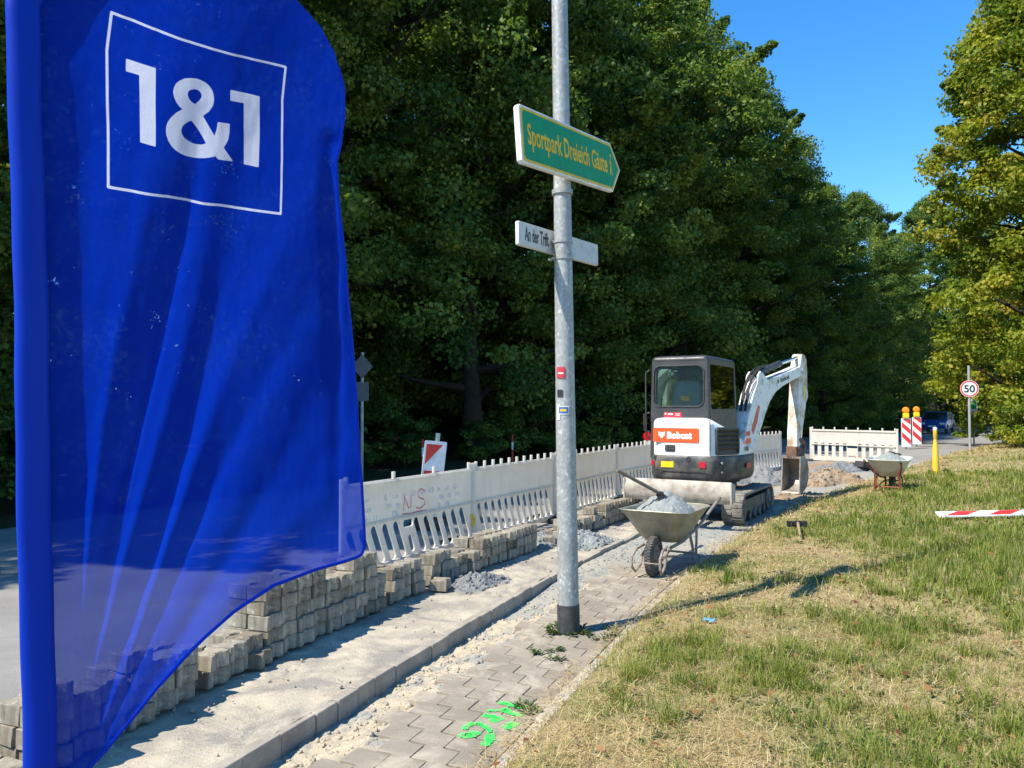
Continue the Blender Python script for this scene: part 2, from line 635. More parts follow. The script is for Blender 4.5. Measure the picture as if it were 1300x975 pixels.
def np_mesh(name, V, F, tint=None):
    """V (n,3), F (m,4) quads"""
    me = bpy.data.meshes.new(name)
    n, m = len(V), len(F)
    k = F.shape[1]
    me.vertices.add(n)
    me.vertices.foreach_set('co', np.ascontiguousarray(V, dtype=np.float32).ravel())
    me.loops.add(m * k)
    me.loops.foreach_set('vertex_index', np.ascontiguousarray(F, dtype=np.int32).ravel())
    me.polygons.add(m)
    me.polygons.foreach_set('loop_start', np.arange(0, m * k, k, dtype=np.int32))
    me.polygons.foreach_set('loop_total', np.full(m, k, dtype=np.int32))
    me.update(calc_edges=True)
    if tint is not None:
        a = me.attributes.new('tint', 'FLOAT', 'POINT')
        a.data.foreach_set('value', np.ascontiguousarray(tint, dtype=np.float32))
    return me


def grid_mesh(name, X, Y, Z, smooth=True, tint=None):
    a, b = X.shape
    V = np.stack([X, Y, Z], -1).reshape(-1, 3)
    i = np.arange(a * b).reshape(a, b)
    F = np.stack([i[:-1, :-1], i[1:, :-1], i[1:, 1:], i[:-1, 1:]], -1).reshape(-1, 4)
    me = np_mesh(name, V, F, tint)
    if smooth:
        me.shade_smooth()
    return me


def eval_mesh(o):
    col.objects.link(o)
    bpy.context.view_layer.update()
    me = bpy.data.meshes.new_from_object(o.evaluated_get(bpy.context.evaluated_depsgraph_get()))
    d = o.data
    bpy.data.objects.remove(o)
    bpy.data.curves.remove(d)
    return me


def mesh_vf(me):
    vs_ = [v.co.copy() for v in me.vertices]
    fs_ = [list(p.vertices) for p in me.polygons]
    bpy.data.meshes.remove(me)
    return vs_, fs_


def fill2d(loops, depth, bev=0.0):
    """plate in the XY plane: first loop is the outline, the rest are holes; returns verts, faces"""
    cu = bpy.data.curves.new('plate', 'CURVE')
    cu.dimensions = '2D'
    cu.fill_mode = 'BOTH'
    cu.extrude = max(depth / 2 - bev, 0)
    cu.bevel_depth = bev
    cu.bevel_resolution = 1
    cu.offset = -bev
    for lp in loops:
        sp = cu.splines.new('POLY')
        sp.points.add(len(lp) - 1)
        for p, q in zip(sp.points, lp):
            p.co = (q[0], q[1], 0, 1)
        sp.use_cyclic_u = True
    return mesh_vf(eval_mesh(bpy.data.objects.new('plate', cu)))


def text_vf(s, size=1.0, bold=0.0, sx=1.0, depth=.002, spacing=1.0):
    cu = bpy.data.curves.new('lettering', 'FONT')
    cu.body = s
    cu.size = size
    cu.offset = bold
    cu.extrude = depth / 2
    cu.space_character = spacing
    cu.resolution_u = 4
    v, f = mesh_vf(eval_mesh(bpy.data.objects.new('lettering', cu)))
    x0 = min(p.x for p in v)
    x1 = max(p.x for p in v)
    for p in v:
        p.x = (p.x - x0) * sx
    return v, f, (x1 - x0) * sx


def text_fit(s, width, height_cap, bold=0.0, depth=.002):
    """lettering scaled to a cap height and an overall width, origin at left baseline"""
    size = height_cap / .70
    v, f, w = text_vf(s, size, bold, 1.0, depth)
    for p in v:
        p.x *= width / w
    return v, f


def frame_mat(o, x, y):
    """matrix whose X, Y axes are x, y, at o"""
    x = Vector(x).normalized()
    z = x.cross(Vector(y)).normalized()
    y = z.cross(x)
    m = Matrix((x, y, z)).transposed().to_4x4()
    m.translation = Vector(o)
    return m


def rrect(x0, y0, x1, y1, r, n=5):
    o = []
    for cx, cy, a in ((x1 - r, y1 - r, 0), (x0 + r, y1 - r, 90), (x0 + r, y0 + r, 180), (x1 - r, y0 + r, 270)):
        for k in range(n + 1):
            q = R(a + 90 * k / n)
            o.append((cx + r * math.cos(q), cy + r * math.sin(q)))
    return o


def capsule(a, b, r, n=5):
    a, b = Vector((*a, 0)), Vector((*b, 0))
    t = (b - a).normalized()
    q = math.atan2(t.y, t.x)
    o = []
    for c, off in ((b, -90), (a, 90)):
        for k in range(n + 1):
            w = q + R(off + 180 * k / n)
            o.append((c.x + r * math.cos(w), c.y + r * math.sin(w)))
    return o


def ribbon(pts, w, taper=True):
    """flat stroke in the XY plane"""
    pts = [Vector((p[0], p[1], 0)) for p in pts]
    vs_, fs_ = [], []
    n = len(pts)
    for k, p in enumerate(pts):
        t = (pts[min(k + 1, n - 1)] - pts[max(k - 1, 0)]).normalized()
        nn = Vector((-t.y, t.x, 0))
        ww = w * (.75 if taper and k in (0, n - 1) else 1) / 2
        vs_ += [p + nn * ww, p - nn * ww]
    for k in range(n - 1):
        fs_.append((2 * k, 2 * k + 1, 2 * k + 3, 2 * k + 2))
    return vs_, fs_


XZ = Matrix(((1, 0, 0, 0), (0, 0, -1, 0), (0, 1, 0, 0), (0, 0, 0, 1)))      # XY plate stood up: x stays, y -> z, faces -y


# ------------------------------------------------------------------ the ground
def structure(name, me, mat):
    return tag(link(name, me, mat), kind='structure')


def strip(name, mat, s0, s1, ns, d0, d1, nd, zf, smooth=True):
    s = np.linspace(s0, s1, ns)[:, None] * np.ones((1, nd))
    d = np.linspace(d0, d1, nd)[None, :] * np.ones((ns, 1))
    x, y = WXY(s, d)
    return structure(name, grid_mesh(name, x, y, zf(s, d) + rise(s), smooth), mat)


g = G()
g.add([(-400, -300, -.5), (500, -300, -.5), (500, 600, -.5), (-400, 600, -.5)], [(0, 1, 2, 3)])
tag(g.build('ground', M['forest_floor'], smooth=0), kind='structure')

strip('road', M['asphalt'], -20, 170, 380, -11.4, -4.02, 12, lambda s, d: -.07 + 0 * s)
strip('forest_terrain', M['forest_floor'], -20, 180, 200, -80, -11.4, 60,
      lambda s, d: -.09 + .02 * (-d - 11.4) + .25 * (fbm(s, d, .35) - .5) * np.clip((-d - 11.4) / 2, 0, 1))
# sandy strip of old paving on which the stones are stacked
strip('pavement', M['sand_strip'], -8, 14.5, 640, -4.05, -2.80, 46,
      lambda s, d: -.008 + .034 * (fbm(s, d, 2.6) - .5) + .022 * (fbm(s, d, 9, 3) - .5) + .012 * (fbm(s, d, 24, 3) - .5))
# trench
EDGE_D = -2.27


def trench_z(s, d):
    w = np.clip((d + 2.72) / .47, 0, 1)
    base = -.115 + .118 * w ** 1.4
    z = base + .07 * (fbm(s, d, 4.5, 4) - .5) + .035 * (fbm(s, d, 22, 3) - .5)
    t = np.clip((d + 2.30 - .05 * (fbm(s, d, 7, 2) - .5)) / .06, 0, 1)
    return z * (1 - t) - .05 * t


strip('trench_terrain', M['trench'], -3, 9.0, 620, -2.76, -2.12, 52, trench_z)


def grit_z(s, d):
    up = np.interp(s, [5.0, 6.6, 7.4, 8.4, 10, 40], [-.12, -.07, -.02, .002, .01, .0])
    return up + .03 * (fbm(s, d, 3, 4) - .5) + .014 * (fbm(s, d, 20, 3) - .5) - .05 * np.clip(1 - (d + 2.75) / .3, 0, 1) * (s < 11)


strip('footpath', M['grit'], 5.2, 24, 620, -2.75, -1.42, 46, grit_z)
strip('worksite_ground', M['soil'], 14.4, 26, 160, -4.05, -2.70, 26, lambda s, d: -.03 + .07 * (fbm(s, d, 2.2, 5) - .5))
strip('far_footpath', M['asphalt'], 23.8, 170, 260, -4.05, -1.42, 10, lambda s, d: -.03 + 0 * s)


def lawn_z(s, d):
    e = np.clip(d + 1.5, 0, None)
    return .012 + np.clip(e * .5, 0, .035) + .055 * np.clip(e, 0, 5) + .02 * np.clip(e - 5, 0, 30) + \
        (.05 * (fbm(s, d, 1.3, 4) - .5) + .02 * (fbm(s, d, 8, 2) - .5)) * np.clip(e * 3, 0, 1)


def lawn_pt(s, d):
    x, y = WXY(s, d)
    return x, y, lawn_z(s, d) + rise(s)


strip('lawn', M['lawn_soil'], -8, 170, 700, -1.49, 45, 130, lawn_z)

# kerb along the strip, block by block
g = G()
tints = []
s = -4.0
while s < 13.6:
    L = random.choice((.2, .2, .25, .3))
    h = random.uniform(-.012, .004)
    o = random.uniform(-.008, .006)
    a, b = W(s + .002, -2.83 + o), W(s + L - .002, -2.83 + o)
    c, e = W(s + L - .002, -2.755 + o), W(s + .002, -2.755 + o)
    n0 = len(g.v)
    g.prism([p + Vector((0, 0, -.2)) for p in (a, b, c, e)], (0, 0, .205 + h))
    tints += [random.random()] * (len(g.v) - n0)
    s += L
ko = g.build('kerb', M['kerb'], bevel=.007)
at_ = ko.data.attributes.new('tint', 'FLOAT', 'POINT')
at_.data.foreach_set('value', tints)
tag(ko, kind='structure')

# edging stones between path and lawn
g = G()
tints = []
s = -4.0
while s < 24:
    L = 1.0
    h = random.uniform(-.01, .012)
    a, b = W(s + .004, -1.57), W(s + L - .004, -1.57)
    c, e = W(s + L - .004, -1.49), W(s + .004, -1.49)
    n0 = len(g.v)
    g.prism([p + Vector((0, 0, -.2)) for p in (a, b, c, e)], (0, 0, .208 + h))
    tints += [random.random()] * (len(g.v) - n0)
    s += L
ko = g.build('lawn_kerb', M['edging'], bevel=.01)
at_ = ko.data.attributes.new('tint', 'FLOAT', 'POINT')
at_.data.foreach_set('value', tints)
tag(ko, kind='structure')

# interlocking pavers (outline shared with the stacked stones)
PL, PW = .205, .165


def zig(x):
    x = (x / PL) % 1.0
    return (.017) * (0 if x < .36 else ((x - .36) / .18 if x < .54 else 1.0))


def stone_outline(gap=.003):
    xs = [gap, PL * .36, PL * .54, PL - gap]
    lo = [(x, zig(min(x, PL * .999)) + gap) for x in xs]
    hi = [(x, PW + zig(min(x, PL * .999)) - gap) for x in xs[::-1]]
    return lo + hi


g = G()
tints = []
rows = int(9.5 / PW)
for r_ in range(rows):
    s0 = -.6 + r_ * PW
    off = (r_ % 2) * PL * .5
    for c_ in range(5):
        d0 = -1.575 - off - c_ * PL + (.0 if off else 0)
        if d0 - PL < -2.42 or s0 < -1:
            if d0 < -2.25:
                continue
        if random.random() < .25 and c_ >= 3:
            continue
        dz = random.uniform(-.003, .002) - .001 * c_
        tilt = random.uniform(-.008, .008)
        poly = []
        for (x, y) in stone_outline():
            dd = d0 - x
            if dd > -1.575:
                dd = -1.575
            p = W(s0 + y, dd, dz + tilt * (x - .1))
            poly.append(p)
        n0 = len(g.v)
        g.prism([p + Vector((0, 0, -.07)) for p in poly], (0, 0, .072))
        tints += [random.random()] * (len(g.v) - n0)
        if off and c_ == 0:            # half stone against the edging
            poly = []
            for (x, y) in ((.003, .003), (off - .003, .003), (off - .003, PW - .003), (.003, PW - .003)):
                poly.append(W(s0 + y + .012, -1.575 - x, dz))
            n0 = len(g.v)
            g.prism([p + Vector((0, 0, -.07)) for p in poly], (0, 0, .072))
            tints += [random.random()] * (len(g.v) - n0)
po = g.build('paved_footpath', M['paver'], bevel=.0025, smooth=25)
at_ = po.data.attributes.new('tint', 'FLOAT', 'POINT')
at_.data.foreach_set('value', tints)
tag(po, kind='structure')
strip('footpath_base_terrain', M['trench'], -3, 9.0, 300, -2.3, -1.55, 30, lambda s, d: -.016 + .012 * (fbm(s, d, 12) - .5))

# green spray marks on the pavers
g = G()


def spray(pts, w):
    """pts are places on the path seen at those pixels of the photograph's perspective, worked out once on the ground plane"""
    P = [ground_at(560 + x / 8.125, 860 + y / 8.125, .0065) for x, y in pts]
    # smooth the stroke
    Q = []
    for k in range(len(P) - 1):
        for t in np.linspace(0, 1, 6, endpoint=False):
            Q.append(P[k].lerp(P[k + 1], float(t)))
    Q.append(P[-1])
    v, f = ribbon([(p.x, p.y) for p in Q], w)
    for p in v:
        p.x += random.uniform(-.005, .005)
        p.y += random.uniform(-.005, .005)
        p.z = .0065
    g.add(v, f)


SPR = (([(600, 255), (700, 275), (800, 300), (910, 300)], .045), ([(480, 340), (560, 335), (640, 335), (700, 320)], .03),
               ([(640, 330), (690, 350), (740, 370), (830, 395)], .045), ([(430, 385), (490, 395), (560, 405)], .04), ([(520, 450), (570, 430), (620, 410)], .055),
               ([(650, 520), (700, 500), (770, 465)], .06), ([(230, 530), (290, 480), (370, 470), (450, 500), (510, 560)], .035),
               ([(200, 580), (250, 600), (320, 590), (370, 560)], .06), ([(510, 575), (500, 640), (450, 700)], .05))
for pts, w in SPR:
    spray(pts, w)
tag(g.build('path_marking', M['spray_green'], smooth=0), kind='structure')
g = G()
for _ in range(900):                 # overspray specks round the strokes
    pts, w = random.choice(SPR)
    k = random.randrange(len(pts) - 1)
    t = random.random()
    x_, y_ = pts[k][0] + (pts[k + 1][0] - pts[k][0]) * t, pts[k][1] + (pts[k + 1][1] - pts[k][1]) * t
    p = ground_at(560 + x_ / 8.125, 860 + y_ / 8.125, .0075)
    a, r_ = random.uniform(0, 6.28), w * (.35 + abs(random.gauss(0, .32)))
    c = p + Vector((math.cos(a) * r_, math.sin(a) * r_, 0))
    q_ = random.uniform(.0008, .0032)
    g.add([(c.x + q_ * math.cos(b), c.y + q_ * math.sin(b), .0075) for b in (0, 1.2, 2.4, 3.6, 4.8)], [(0, 1, 2, 3, 4)])
tag(g.build('path_marking', M['spray_green'], smooth=0), kind='structure')


# ------------------------------------------------------------------ trees
def leaf_cloud(cent, rad, n_per, size, bright=None, flat=.6, up=.35):
    """leaf-sized faces round clump centres; returns V, F, tint"""
    K = len(cent)
    N = K * n_per
    c = np.repeat(cent, n_per, 0)
    rr = np.repeat(rad, n_per)[:, None]
    d = rng.normal(size=(N, 3))
    d /= np.linalg.norm(d, axis=1)[:, None]
    p = c + d * rr * (rng.random((N, 1)) ** .45) * np.array([1, 1, flat])
    nrm = d * .6 + rng.normal(size=(N, 3)) * .6 + np.array([0, 0, up])
    nrm /= np.linalg.norm(nrm, axis=1)[:, None]
    t = rng.normal(size=(N, 3))
    t[:, 2] -= .35
    t -= nrm * (t * nrm).sum(1)[:, None]
    t /= np.linalg.norm(t, axis=1)[:, None] + 1e-9
    b = np.cross(nrm, t)
    L = (size * (.6 + .8 * rng.random(N)))[:, None]
    V = np.empty((N, 4, 3))
    V[:, 0] = p - t * L * .5
    V[:, 1] = p + b * L * .38 + nrm * L * .1 - t * L * .08
    V[:, 2] = p + t * L * .5
    V[:, 3] = p - b * L * .38 + nrm * L * .1 - t * L * .08
    F = np.arange(N * 4).reshape(N, 4)
    ct = rng.random(K) if bright is None else bright
    tint = np.clip(np.repeat(ct, n_per) * .62 + rng.random(N) * .42, 0, 1)
    return V.reshape(-1, 3), F, np.repeat(tint, 4)


def make_tree(H, hb, Rad, n_clump, n_leaf, leaf, shape='oval', seed=0, lumps=5, tbias=0.0, la=1.0):
    """returns trunk mesh, crown mesh. crown from hb to H, max radius Rad, lumpy outline"""
    rs = np.random.default_rng(seed)
    rnd = random.Random(seed)
    g = G()
    lean = (rnd.uniform(-.4, .4), rnd.uniform(-.4, .4))
    tr = .02 * H * .75
    pts = [(lean[0] * (z / H) ** 1.5 + .1 * math.sin(z * .7 + seed), lean[1] * (z / H) ** 1.5 + .1 * math.cos(z * .6 + seed), z) for z in np.linspace(0, H * .9, 10)]
    g.tube(pts, [tr * 1.35] + [tr * (1 - .93 * k / 9) for k in range(1, 10)], 9)
    cents, rads = [], []

    def prof(h):
        u = (h - hb) / (H - hb)
        if shape == 'oval':
            return Rad * max(.12, math.sin(math.pi * min(max(u * .86 + .14, 0), 1)) ** .7)
        if shape == 'wall':
            return Rad * (1.0 if u < .55 else max(.1, math.cos((u - .55) / .45 * math.pi / 2) ** .7)) * (.85 + .15 * min(u / .2, 1))
        if shape == 'skirt':
            return Rad * (1.0 if u < .35 else max(.1, math.cos((u - .35) / .65 * math.pi / 2) ** .85)) * (.72 + .28 * min(u / .12, 1))
        return Rad * (1 - u) ** .6
    ph = rs.random(12) * 6.28

    def lump(a, h):
        return 1 + la * (.2 * math.sin(lumps * a + ph[0] + h * .5) + .16 * math.sin((lumps - 2) * a + ph[1] - h * .9) + .12 * math.sin(h * 2.1 + ph[2] + 2 * a))
    # limbs carry clumps
    nl = 26
    for k in range(nl):
        h0 = hb * .8 + (H * .86 - hb * .8) * (k / nl) ** 1.05
        a = k * 2.4 + rnd.uniform(-.4, .4)
        h1 = min(h0 + rnd.uniform(.6, 2.2), H * .97)
        L = prof(h1) * lump(a, h1) * rnd.uniform(.75, .98)
        z0 = np.interp(h0, [p[2] for p in pts], range(10))
        bx = np.interp(h0, [p[2] for p in pts], [p[0] for p in pts])
        by = np.interp(h0, [p[2] for p in pts], [p[1] for p in pts])
        e = (bx + L * math.cos(a), by + L * math.sin(a), h1)
        m1 = (bx + L * .45 * math.cos(a + .12), by + L * .45 * math.sin(a + .12), h0 + (h1 - h0) * .3)
        r0 = max(.03, tr * .45 * (1 - h0 / H) + .025)
        g.tube([(bx, by, h0), m1, e], [r0, r0 * .6, r0 * .15], 6)
    # clumps on and in the envelope
    for k in range(n_clump):
        h = hb + (H - hb) * rs.random() ** .85
        a = rs.random() * 6.283
        q = (rs.random() ** .42)
        r_ = prof(h) * lump(a, h) * (.25 + .75 * q)
        cents.append((r_ * math.cos(a) + lean[0] * (h / H), r_ * math.sin(a) + lean[1] * (h / H), h - .12 * r_ + rs.normal() * .15))
        rads.append(rs.uniform(.35, .95) * (Rad / 4.5) ** .5)
    for k in range(34):              # shoots standing out of the outline
        h = hb + (H - hb) * (.35 + .65 * rs.random())
        a = rs.random() * 6.283
        r0_ = prof(h) * min(lump(a, h), 1.2)
        g.tube([(r0_ * .25 * math.cos(a), r0_ * .25 * math.sin(a), h - .8), (r0_ * .7 * math.cos(a), r0_ * .7 * math.sin(a), h - .25), (r0_ * 1.1 * math.cos(a), r0_ * 1.1 * math.sin(a), h + .22)], [.035, .022, .006], 5)
        for q, rq in ((.9, .5), (1.0, .42), (1.07, .32), (1.13, .2)):
            r_ = r0_ * q
            cents.append((r_ * math.cos(a) + lean[0] * (h / H), r_ * math.sin(a) + lean[1] * (h / H), h + (q - 1) * 2.2))
            rads.append(rq)
    br = np.clip(rs.random(len(cents)) + tbias, 0, 1)
    V, F, T = leaf_cloud(np.array(cents), np.array(rads), n_leaf, leaf, br)
    V[:, 2] = np.maximum(V[:, 2], .05)
    return g.mesh('trunk', 40), np_mesh('crown', V, F, T)


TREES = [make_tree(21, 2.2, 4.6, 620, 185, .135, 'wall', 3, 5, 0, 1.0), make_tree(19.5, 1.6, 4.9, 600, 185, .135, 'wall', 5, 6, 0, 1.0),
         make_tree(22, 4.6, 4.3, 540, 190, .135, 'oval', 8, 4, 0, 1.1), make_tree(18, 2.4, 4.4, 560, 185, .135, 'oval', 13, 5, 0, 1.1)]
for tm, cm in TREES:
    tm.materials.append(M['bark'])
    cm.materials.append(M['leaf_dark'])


def place_tree(v, x, y, z, rot, sc, label, group, name='deciduous_tree', lib=None):
    lib = lib or TREES
    t = thing(name, label, 'tree', (x, y, z), rot, group)
    t.scale = (sc[0], sc[0], sc[1]) if isinstance(sc, tuple) else (sc, sc, sc)
    for nm, me in zip(('trunk', 'crown'), lib[v]):
        o = bpy.data.objects.new(nm, me)
        col.objects.link(o)
        o.parent = t
    return t


FG = 'dark trees of the forest edge across the road'
front = [(1.2, -16.9, 3, (1.0, 1.2), 'beyond the flag pole'), (7.6, -15.5, 0, .9, 'behind the lower half of the blue flag'), (11.2, -15.4, 1, .95, 'behind the free edge of the blue flag'),
         (15.2, -14.6, 2, 1.0, 'behind the white fence and the diamond sign'), (19, -13.8, 0, 1.02, 'straight behind the galvanised sign post'),
         (23.5, -14.0, 3, 1.1, 'between the sign post and the digger cab'), (28, -13.6, 1, 1.05, 'rising above the roof of the digger cab'),
         (33, -13.4, 2, .98, 'rising above the digger boom'), (38.5, -13.2, 0, .9, 'above the bucket arm with its sunlit top against the sky'),
         (44.5, -13.2, 3, .95, 'above the far white barrier'), (51, -13.0, 1, .82, 'behind the two striped beacons'),
         (59, -13.0, 0, .82, 'lower one against the sky beside the bend'), (68, -12.8, 3, .82, 'over the parked blue car')]
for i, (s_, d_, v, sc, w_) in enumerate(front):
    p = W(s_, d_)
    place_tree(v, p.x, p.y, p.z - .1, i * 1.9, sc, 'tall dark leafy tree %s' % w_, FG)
back = [(8, -23, 1, 1.0), (13, -22, 2, 1.05), (18, -21.5, 3, 1.15), (23, -21, 1, 1.1), (28.5, -21, 0, 1.08), (34.5, -20.5, 2, 1.0), (41, -20, 3, 1.12), (48, -20, 1, .95), (56, -20, 2, .85), (64, -20, 0, .8)]
for i, (s_, d_, v, sc) in enumerate(back):
    p = W(s_, d_)
    place_tree(v, p.x, p.y, p.z, 1 + i * 2.3, sc, 'tree deep in the forest, mostly hidden by the front row of trees', 'trees of the second forest row', 'forest_tree')
# trees closing the view where the road bends away
far = [(78, -12, 0, .98, 'dark tree standing where the road bends out of sight'), (88, -9, 1, 1.08, 'dark tree closing the end of the visible road'),
       (100, -4, 2, 1.0, 'distant tree over the road end beside the speed limit sign'), (84, 4, 3, .85, 'distant tree half hidden behind the golden tree'),
       (96, 8, 0, 1.0, 'farthest tree seen behind the golden tree'), (112, 2, 1, 1.1, 'far tree at the very end of the road')]
for i, (s_, d_, v, sc, lab) in enumerate(far):
    p = W(s_, d_)
    place_tree(v, p.x, p.y, p.z, i * 1.3, sc, lab, 'trees at the end of the road')
# the depth of the forest: low leaves that read as one mass
NU = 9500
ss_ = rng.uniform(-2, 118, NU)
dd_ = -26 - 9 * rng.random(NU) + np.interp(ss_, [60, 90, 125], [0, 8, 26])
hh_ = .3 + 11 * rng.random(NU) ** 1.35
xx_, yy_ = WXY(ss_, dd_)
V, F, T = leaf_cloud(np.stack([xx_, yy_, hh_], -1), rng.uniform(.6, 1.25, NU), 34, .38)
tag(link('undergrowth', np_mesh('undergrowth', V, F, T), M['leaf_dark']), 'dark leafy undergrowth closing the depth of the forest behind the trunks', 'undergrowth', kind='stuff')
# golden-green trees on the lawn side
GT = [make_tree(22, .3, 4.1, 1150, 150, .15, 'skirt', 21, 5, .1, .45), make_tree(17, .9, 4.2, 600, 130, .17, 'oval', 27, 5, .1, .6)]
for tm, cm in GT:
    tm.materials.append(M['bark'])
    cm.materials.append(M['leaf_gold'])
place_tree(0, 20.25, 28.0, .45, .6, 1.0, 'golden green maple-like tree growing close beside the speed limit sign', None, 'roadside_tree', GT)
place_tree(1, 25.5, 33.0, .6, 2.0, 1.0, 'second golden green tree, behind the one beside the speed limit sign', None, 'roadside_tree', GT)

# shrubs under the forest edge
SH = []
for k in range(3):
    rs = np.random.default_rng(50 + k)
    n = 46
    a = rs.random(n) * 6.28
    r_ = rs.random(n) ** .5
    h = rs.random(n)
    cen = np.stack([r_ * np.cos(a) * (1.1 - .4 * h), r_ * np.sin(a) * (1.1 - .4 * h), .2 + h * 1.5], -1)
    V, F, T = leaf_cloud(cen, rs.uniform(.2, .4, n), 110, .1)
    V[:, 2] = np.maximum(V[:, 2], .02)
    gg = G()
    for q in range(7):
        aa = q * .9
        gg.tube([(0, 0, -.1), (.3 * math.cos(aa), .3 * math.sin(aa), .7), (.7 * math.cos(aa), .7 * math.sin(aa), 1.5)], [.03, .02, .006], 6)
    cm = np_mesh('crown', V, F, T)
    cm.materials.append(M['leaf_dark'])
    tm = gg.mesh('trunk')
    tm.materials.append(M['bark'])
    SH.append((tm, cm))
k = 0
for s_ in np.arange(7, 76, 2.3):
    p = W(s_, -12.0 - random.random() * 1.4)
    t = thing('shrub', 'dark leafy shrub low under the forest edge along the far roadside', 'shrub', p, random.random() * 6, 'shrubs along the forest edge')
    sc = random.uniform(.6, 1.25)
    t.scale = (sc * 1.2, sc * 1.2, sc)
    for nm, me in zip(('stems', 'foliage'), SH[k % 3]):
        o = bpy.data.objects.new(nm, me)
        col.objects.link(o)
        o.parent = t
    k += 1
p = Vector((17.0, 27.2, .4))
SG = SH[1][1].copy()
SG.materials.clear()
SG.materials.append(M['leaf_gold'])
for x_, y_, sc, lab in ((17.0, 26.0, .8, 'low green shrub at the foot of the speed limit sign'), (19.6, 25.6, 1.1, 'green shrub under the golden tree at the lawn edge')):
    t = thing('shrub', lab, 'shrub', (x_, y_, .42), 1.0)
    t.scale = (sc, sc, sc)
    for nm, me in (('stems', SH[1][0]), ('foliage', SG)):
        o = bpy.data.objects.new(nm, me)
        col.objects.link(o)
        o.parent = t


# ------------------------------------------------------------------ grass
def blades(s, d, L, wdt, lean, tint, seg=2, zoff=0.0, lying=False):
    N = len(s)
    x, y, z = lawn_pt(s, d)
    a = rng.random(N) * 6.283
    hx, hy = np.cos(a), np.sin(a)
    wx, wy = -hy, hx
    rows_ = []
    for k in range(seg + 1):
        u = k / seg
        if lying:
            out = L * u
            zz = .004 + zoff + .03 * np.sin(u * 3.1) * lean
        else:
            out = L * lean * u ** 1.7
            zz = L * np.sqrt(np.clip(1 - (lean * u) ** 2 * .8, .05, 1)) * u
        w_ = wdt * (1 - u) ** .6 * .5 + wdt * .06
        cx, cy, cz = x + hx * out, y + hy * out, z + zz - .004
        rows_.append((np.stack([cx + wx * w_, cy + wy * w_, cz], -1), np.stack([cx - wx * w_, cy - wy * w_, cz], -1)))
    V = np.stack([q for r_ in rows_ for q in r_], 1)          # N, 2(seg+1), 3
    m = 2 * (seg + 1)
    base = (np.arange(N) * m)[:, None]
    F = np.concatenate([base + np.array([[2 * k, 2 * k + 1, 2 * k + 3, 2 * k + 2]]) for k in range(seg)], 0)
    return V.reshape(-1, 3), F, np.repeat(tint, m)


def join(parts):
    Vs, Fs, Ts, o = [], [], [], 0
    for V, F, T in parts:
        Vs.append(V)
        Fs.append(F + o)
        Ts.append(T)
        o += len(V)
    return np.concatenate(Vs), np.concatenate(Fs), np.concatenate(Ts)


def scatter(s0, s1, d0, d1, dens):
    n = int((s1 - s0) * (d1 - d0) * dens)
    return s0 + rng.random(n) * (s1 - s0), d0 + rng.random(n) * (d1 - d0)


def greenness(s, d):
    x, y = WXY(s, d)
    g_ = fbm(x, y, .9, 4, 3.0) * .65 + fbm(x, y, 3.5, 3, 9.0) * .35
    return g_ - .005 + .075 * np.clip(d + .7, -.6, 2.6) - .12 * np.clip(1 - (d + 1.5) / .7, 0, 1) + np.where(s > 14, .05, 0) - np.where((s > 21) & (s < 32), .14, 0)


green, dry = [], []
for (s0, s1, d0, d1, dn, ww, ll) in ((.8, 6.5, -1.52, 4.5, 2100, .0042, .075), (6.5, 11, -1.52, 8, 900, .007, .07), (11, 20, -1.52, 13, 360, .012, .075), (20, 42, -1.5, 16, 80, .02, .09)):
    s, d = scatter(s0, s1, d0, d1, dn)
    gr = greenness(s, d)
    keep = rng.random(len(s)) < np.clip((gr - .30) * 3.2, .22, 1)
    s_, d_ = s[keep], d[keep]
    gg_ = gr[keep]
    n = len(s_)
    L = ll * (.5 + 1.1 * rng.random(n)) * np.clip(.5 + (gg_ - .4) * 4, .5, 1.7)
    green.append(blades(s_, d_, L, ww * (.6 + .8 * rng.random(n)), rng.uniform(.2, .95, n), np.clip(rng.random(n) * .65 + (.55 - gg_) * 1.1 + .2, 0, 1)))
    # long thin stalks
    s, d = scatter(s0, s1, d0 + .25, d1, dn * .022)
    n = len(s)
    green.append(blades(s, d, rng.uniform(.15, .34, n), np.full(n, ww * .55), rng.uniform(.1, .7, n), rng.uniform(.6, 1.0, n), 3) if False else blades(s, d, rng.uniform(.14, .32, n), np.full(n, ww * .55), rng.uniform(.1, .7, n), rng.uniform(.6, 1.0, n)))
    # straw: standing stubble and a mat of lying stalks
    s, d = scatter(s0, s1, d0, d1, dn * .55)
    gr = greenness(s, d)
    keep = rng.random(len(s)) < np.clip(1.0 - (gr - .3) * 3.0, .15, 1)
    s_, d_ = s[keep], d[keep]
    n = len(s_)
    dry.append(blades(s_, d_, ll * rng.uniform(.35, 1.0, n), ww * .75 * (.5 + .8 * rng.random(n)), rng.uniform(.5, .98, n), rng.random(n)))
    s, d = scatter(s0, s1, d0 - .03, d1, dn * .75)
    d = d - np.where(d < d0 + .15, .16 * fbm(s, s * 0, 2.2, 3, 4.0), 0)
    gr = greenness(s, d)
    keep = rng.random(len(s)) < np.clip(1.25 - (gr - .3) * 3, .25, 1)
    s_, d_ = s[keep], d[keep]
    n = len(s_)
    dry.append(blades(s_, d_, rng.uniform(.05, .2, n), ww * .8 * (.5 + .7 * rng.random(n)), rng.random(n), rng.random(n), zoff=.03 * rng.random(n), lying=True))
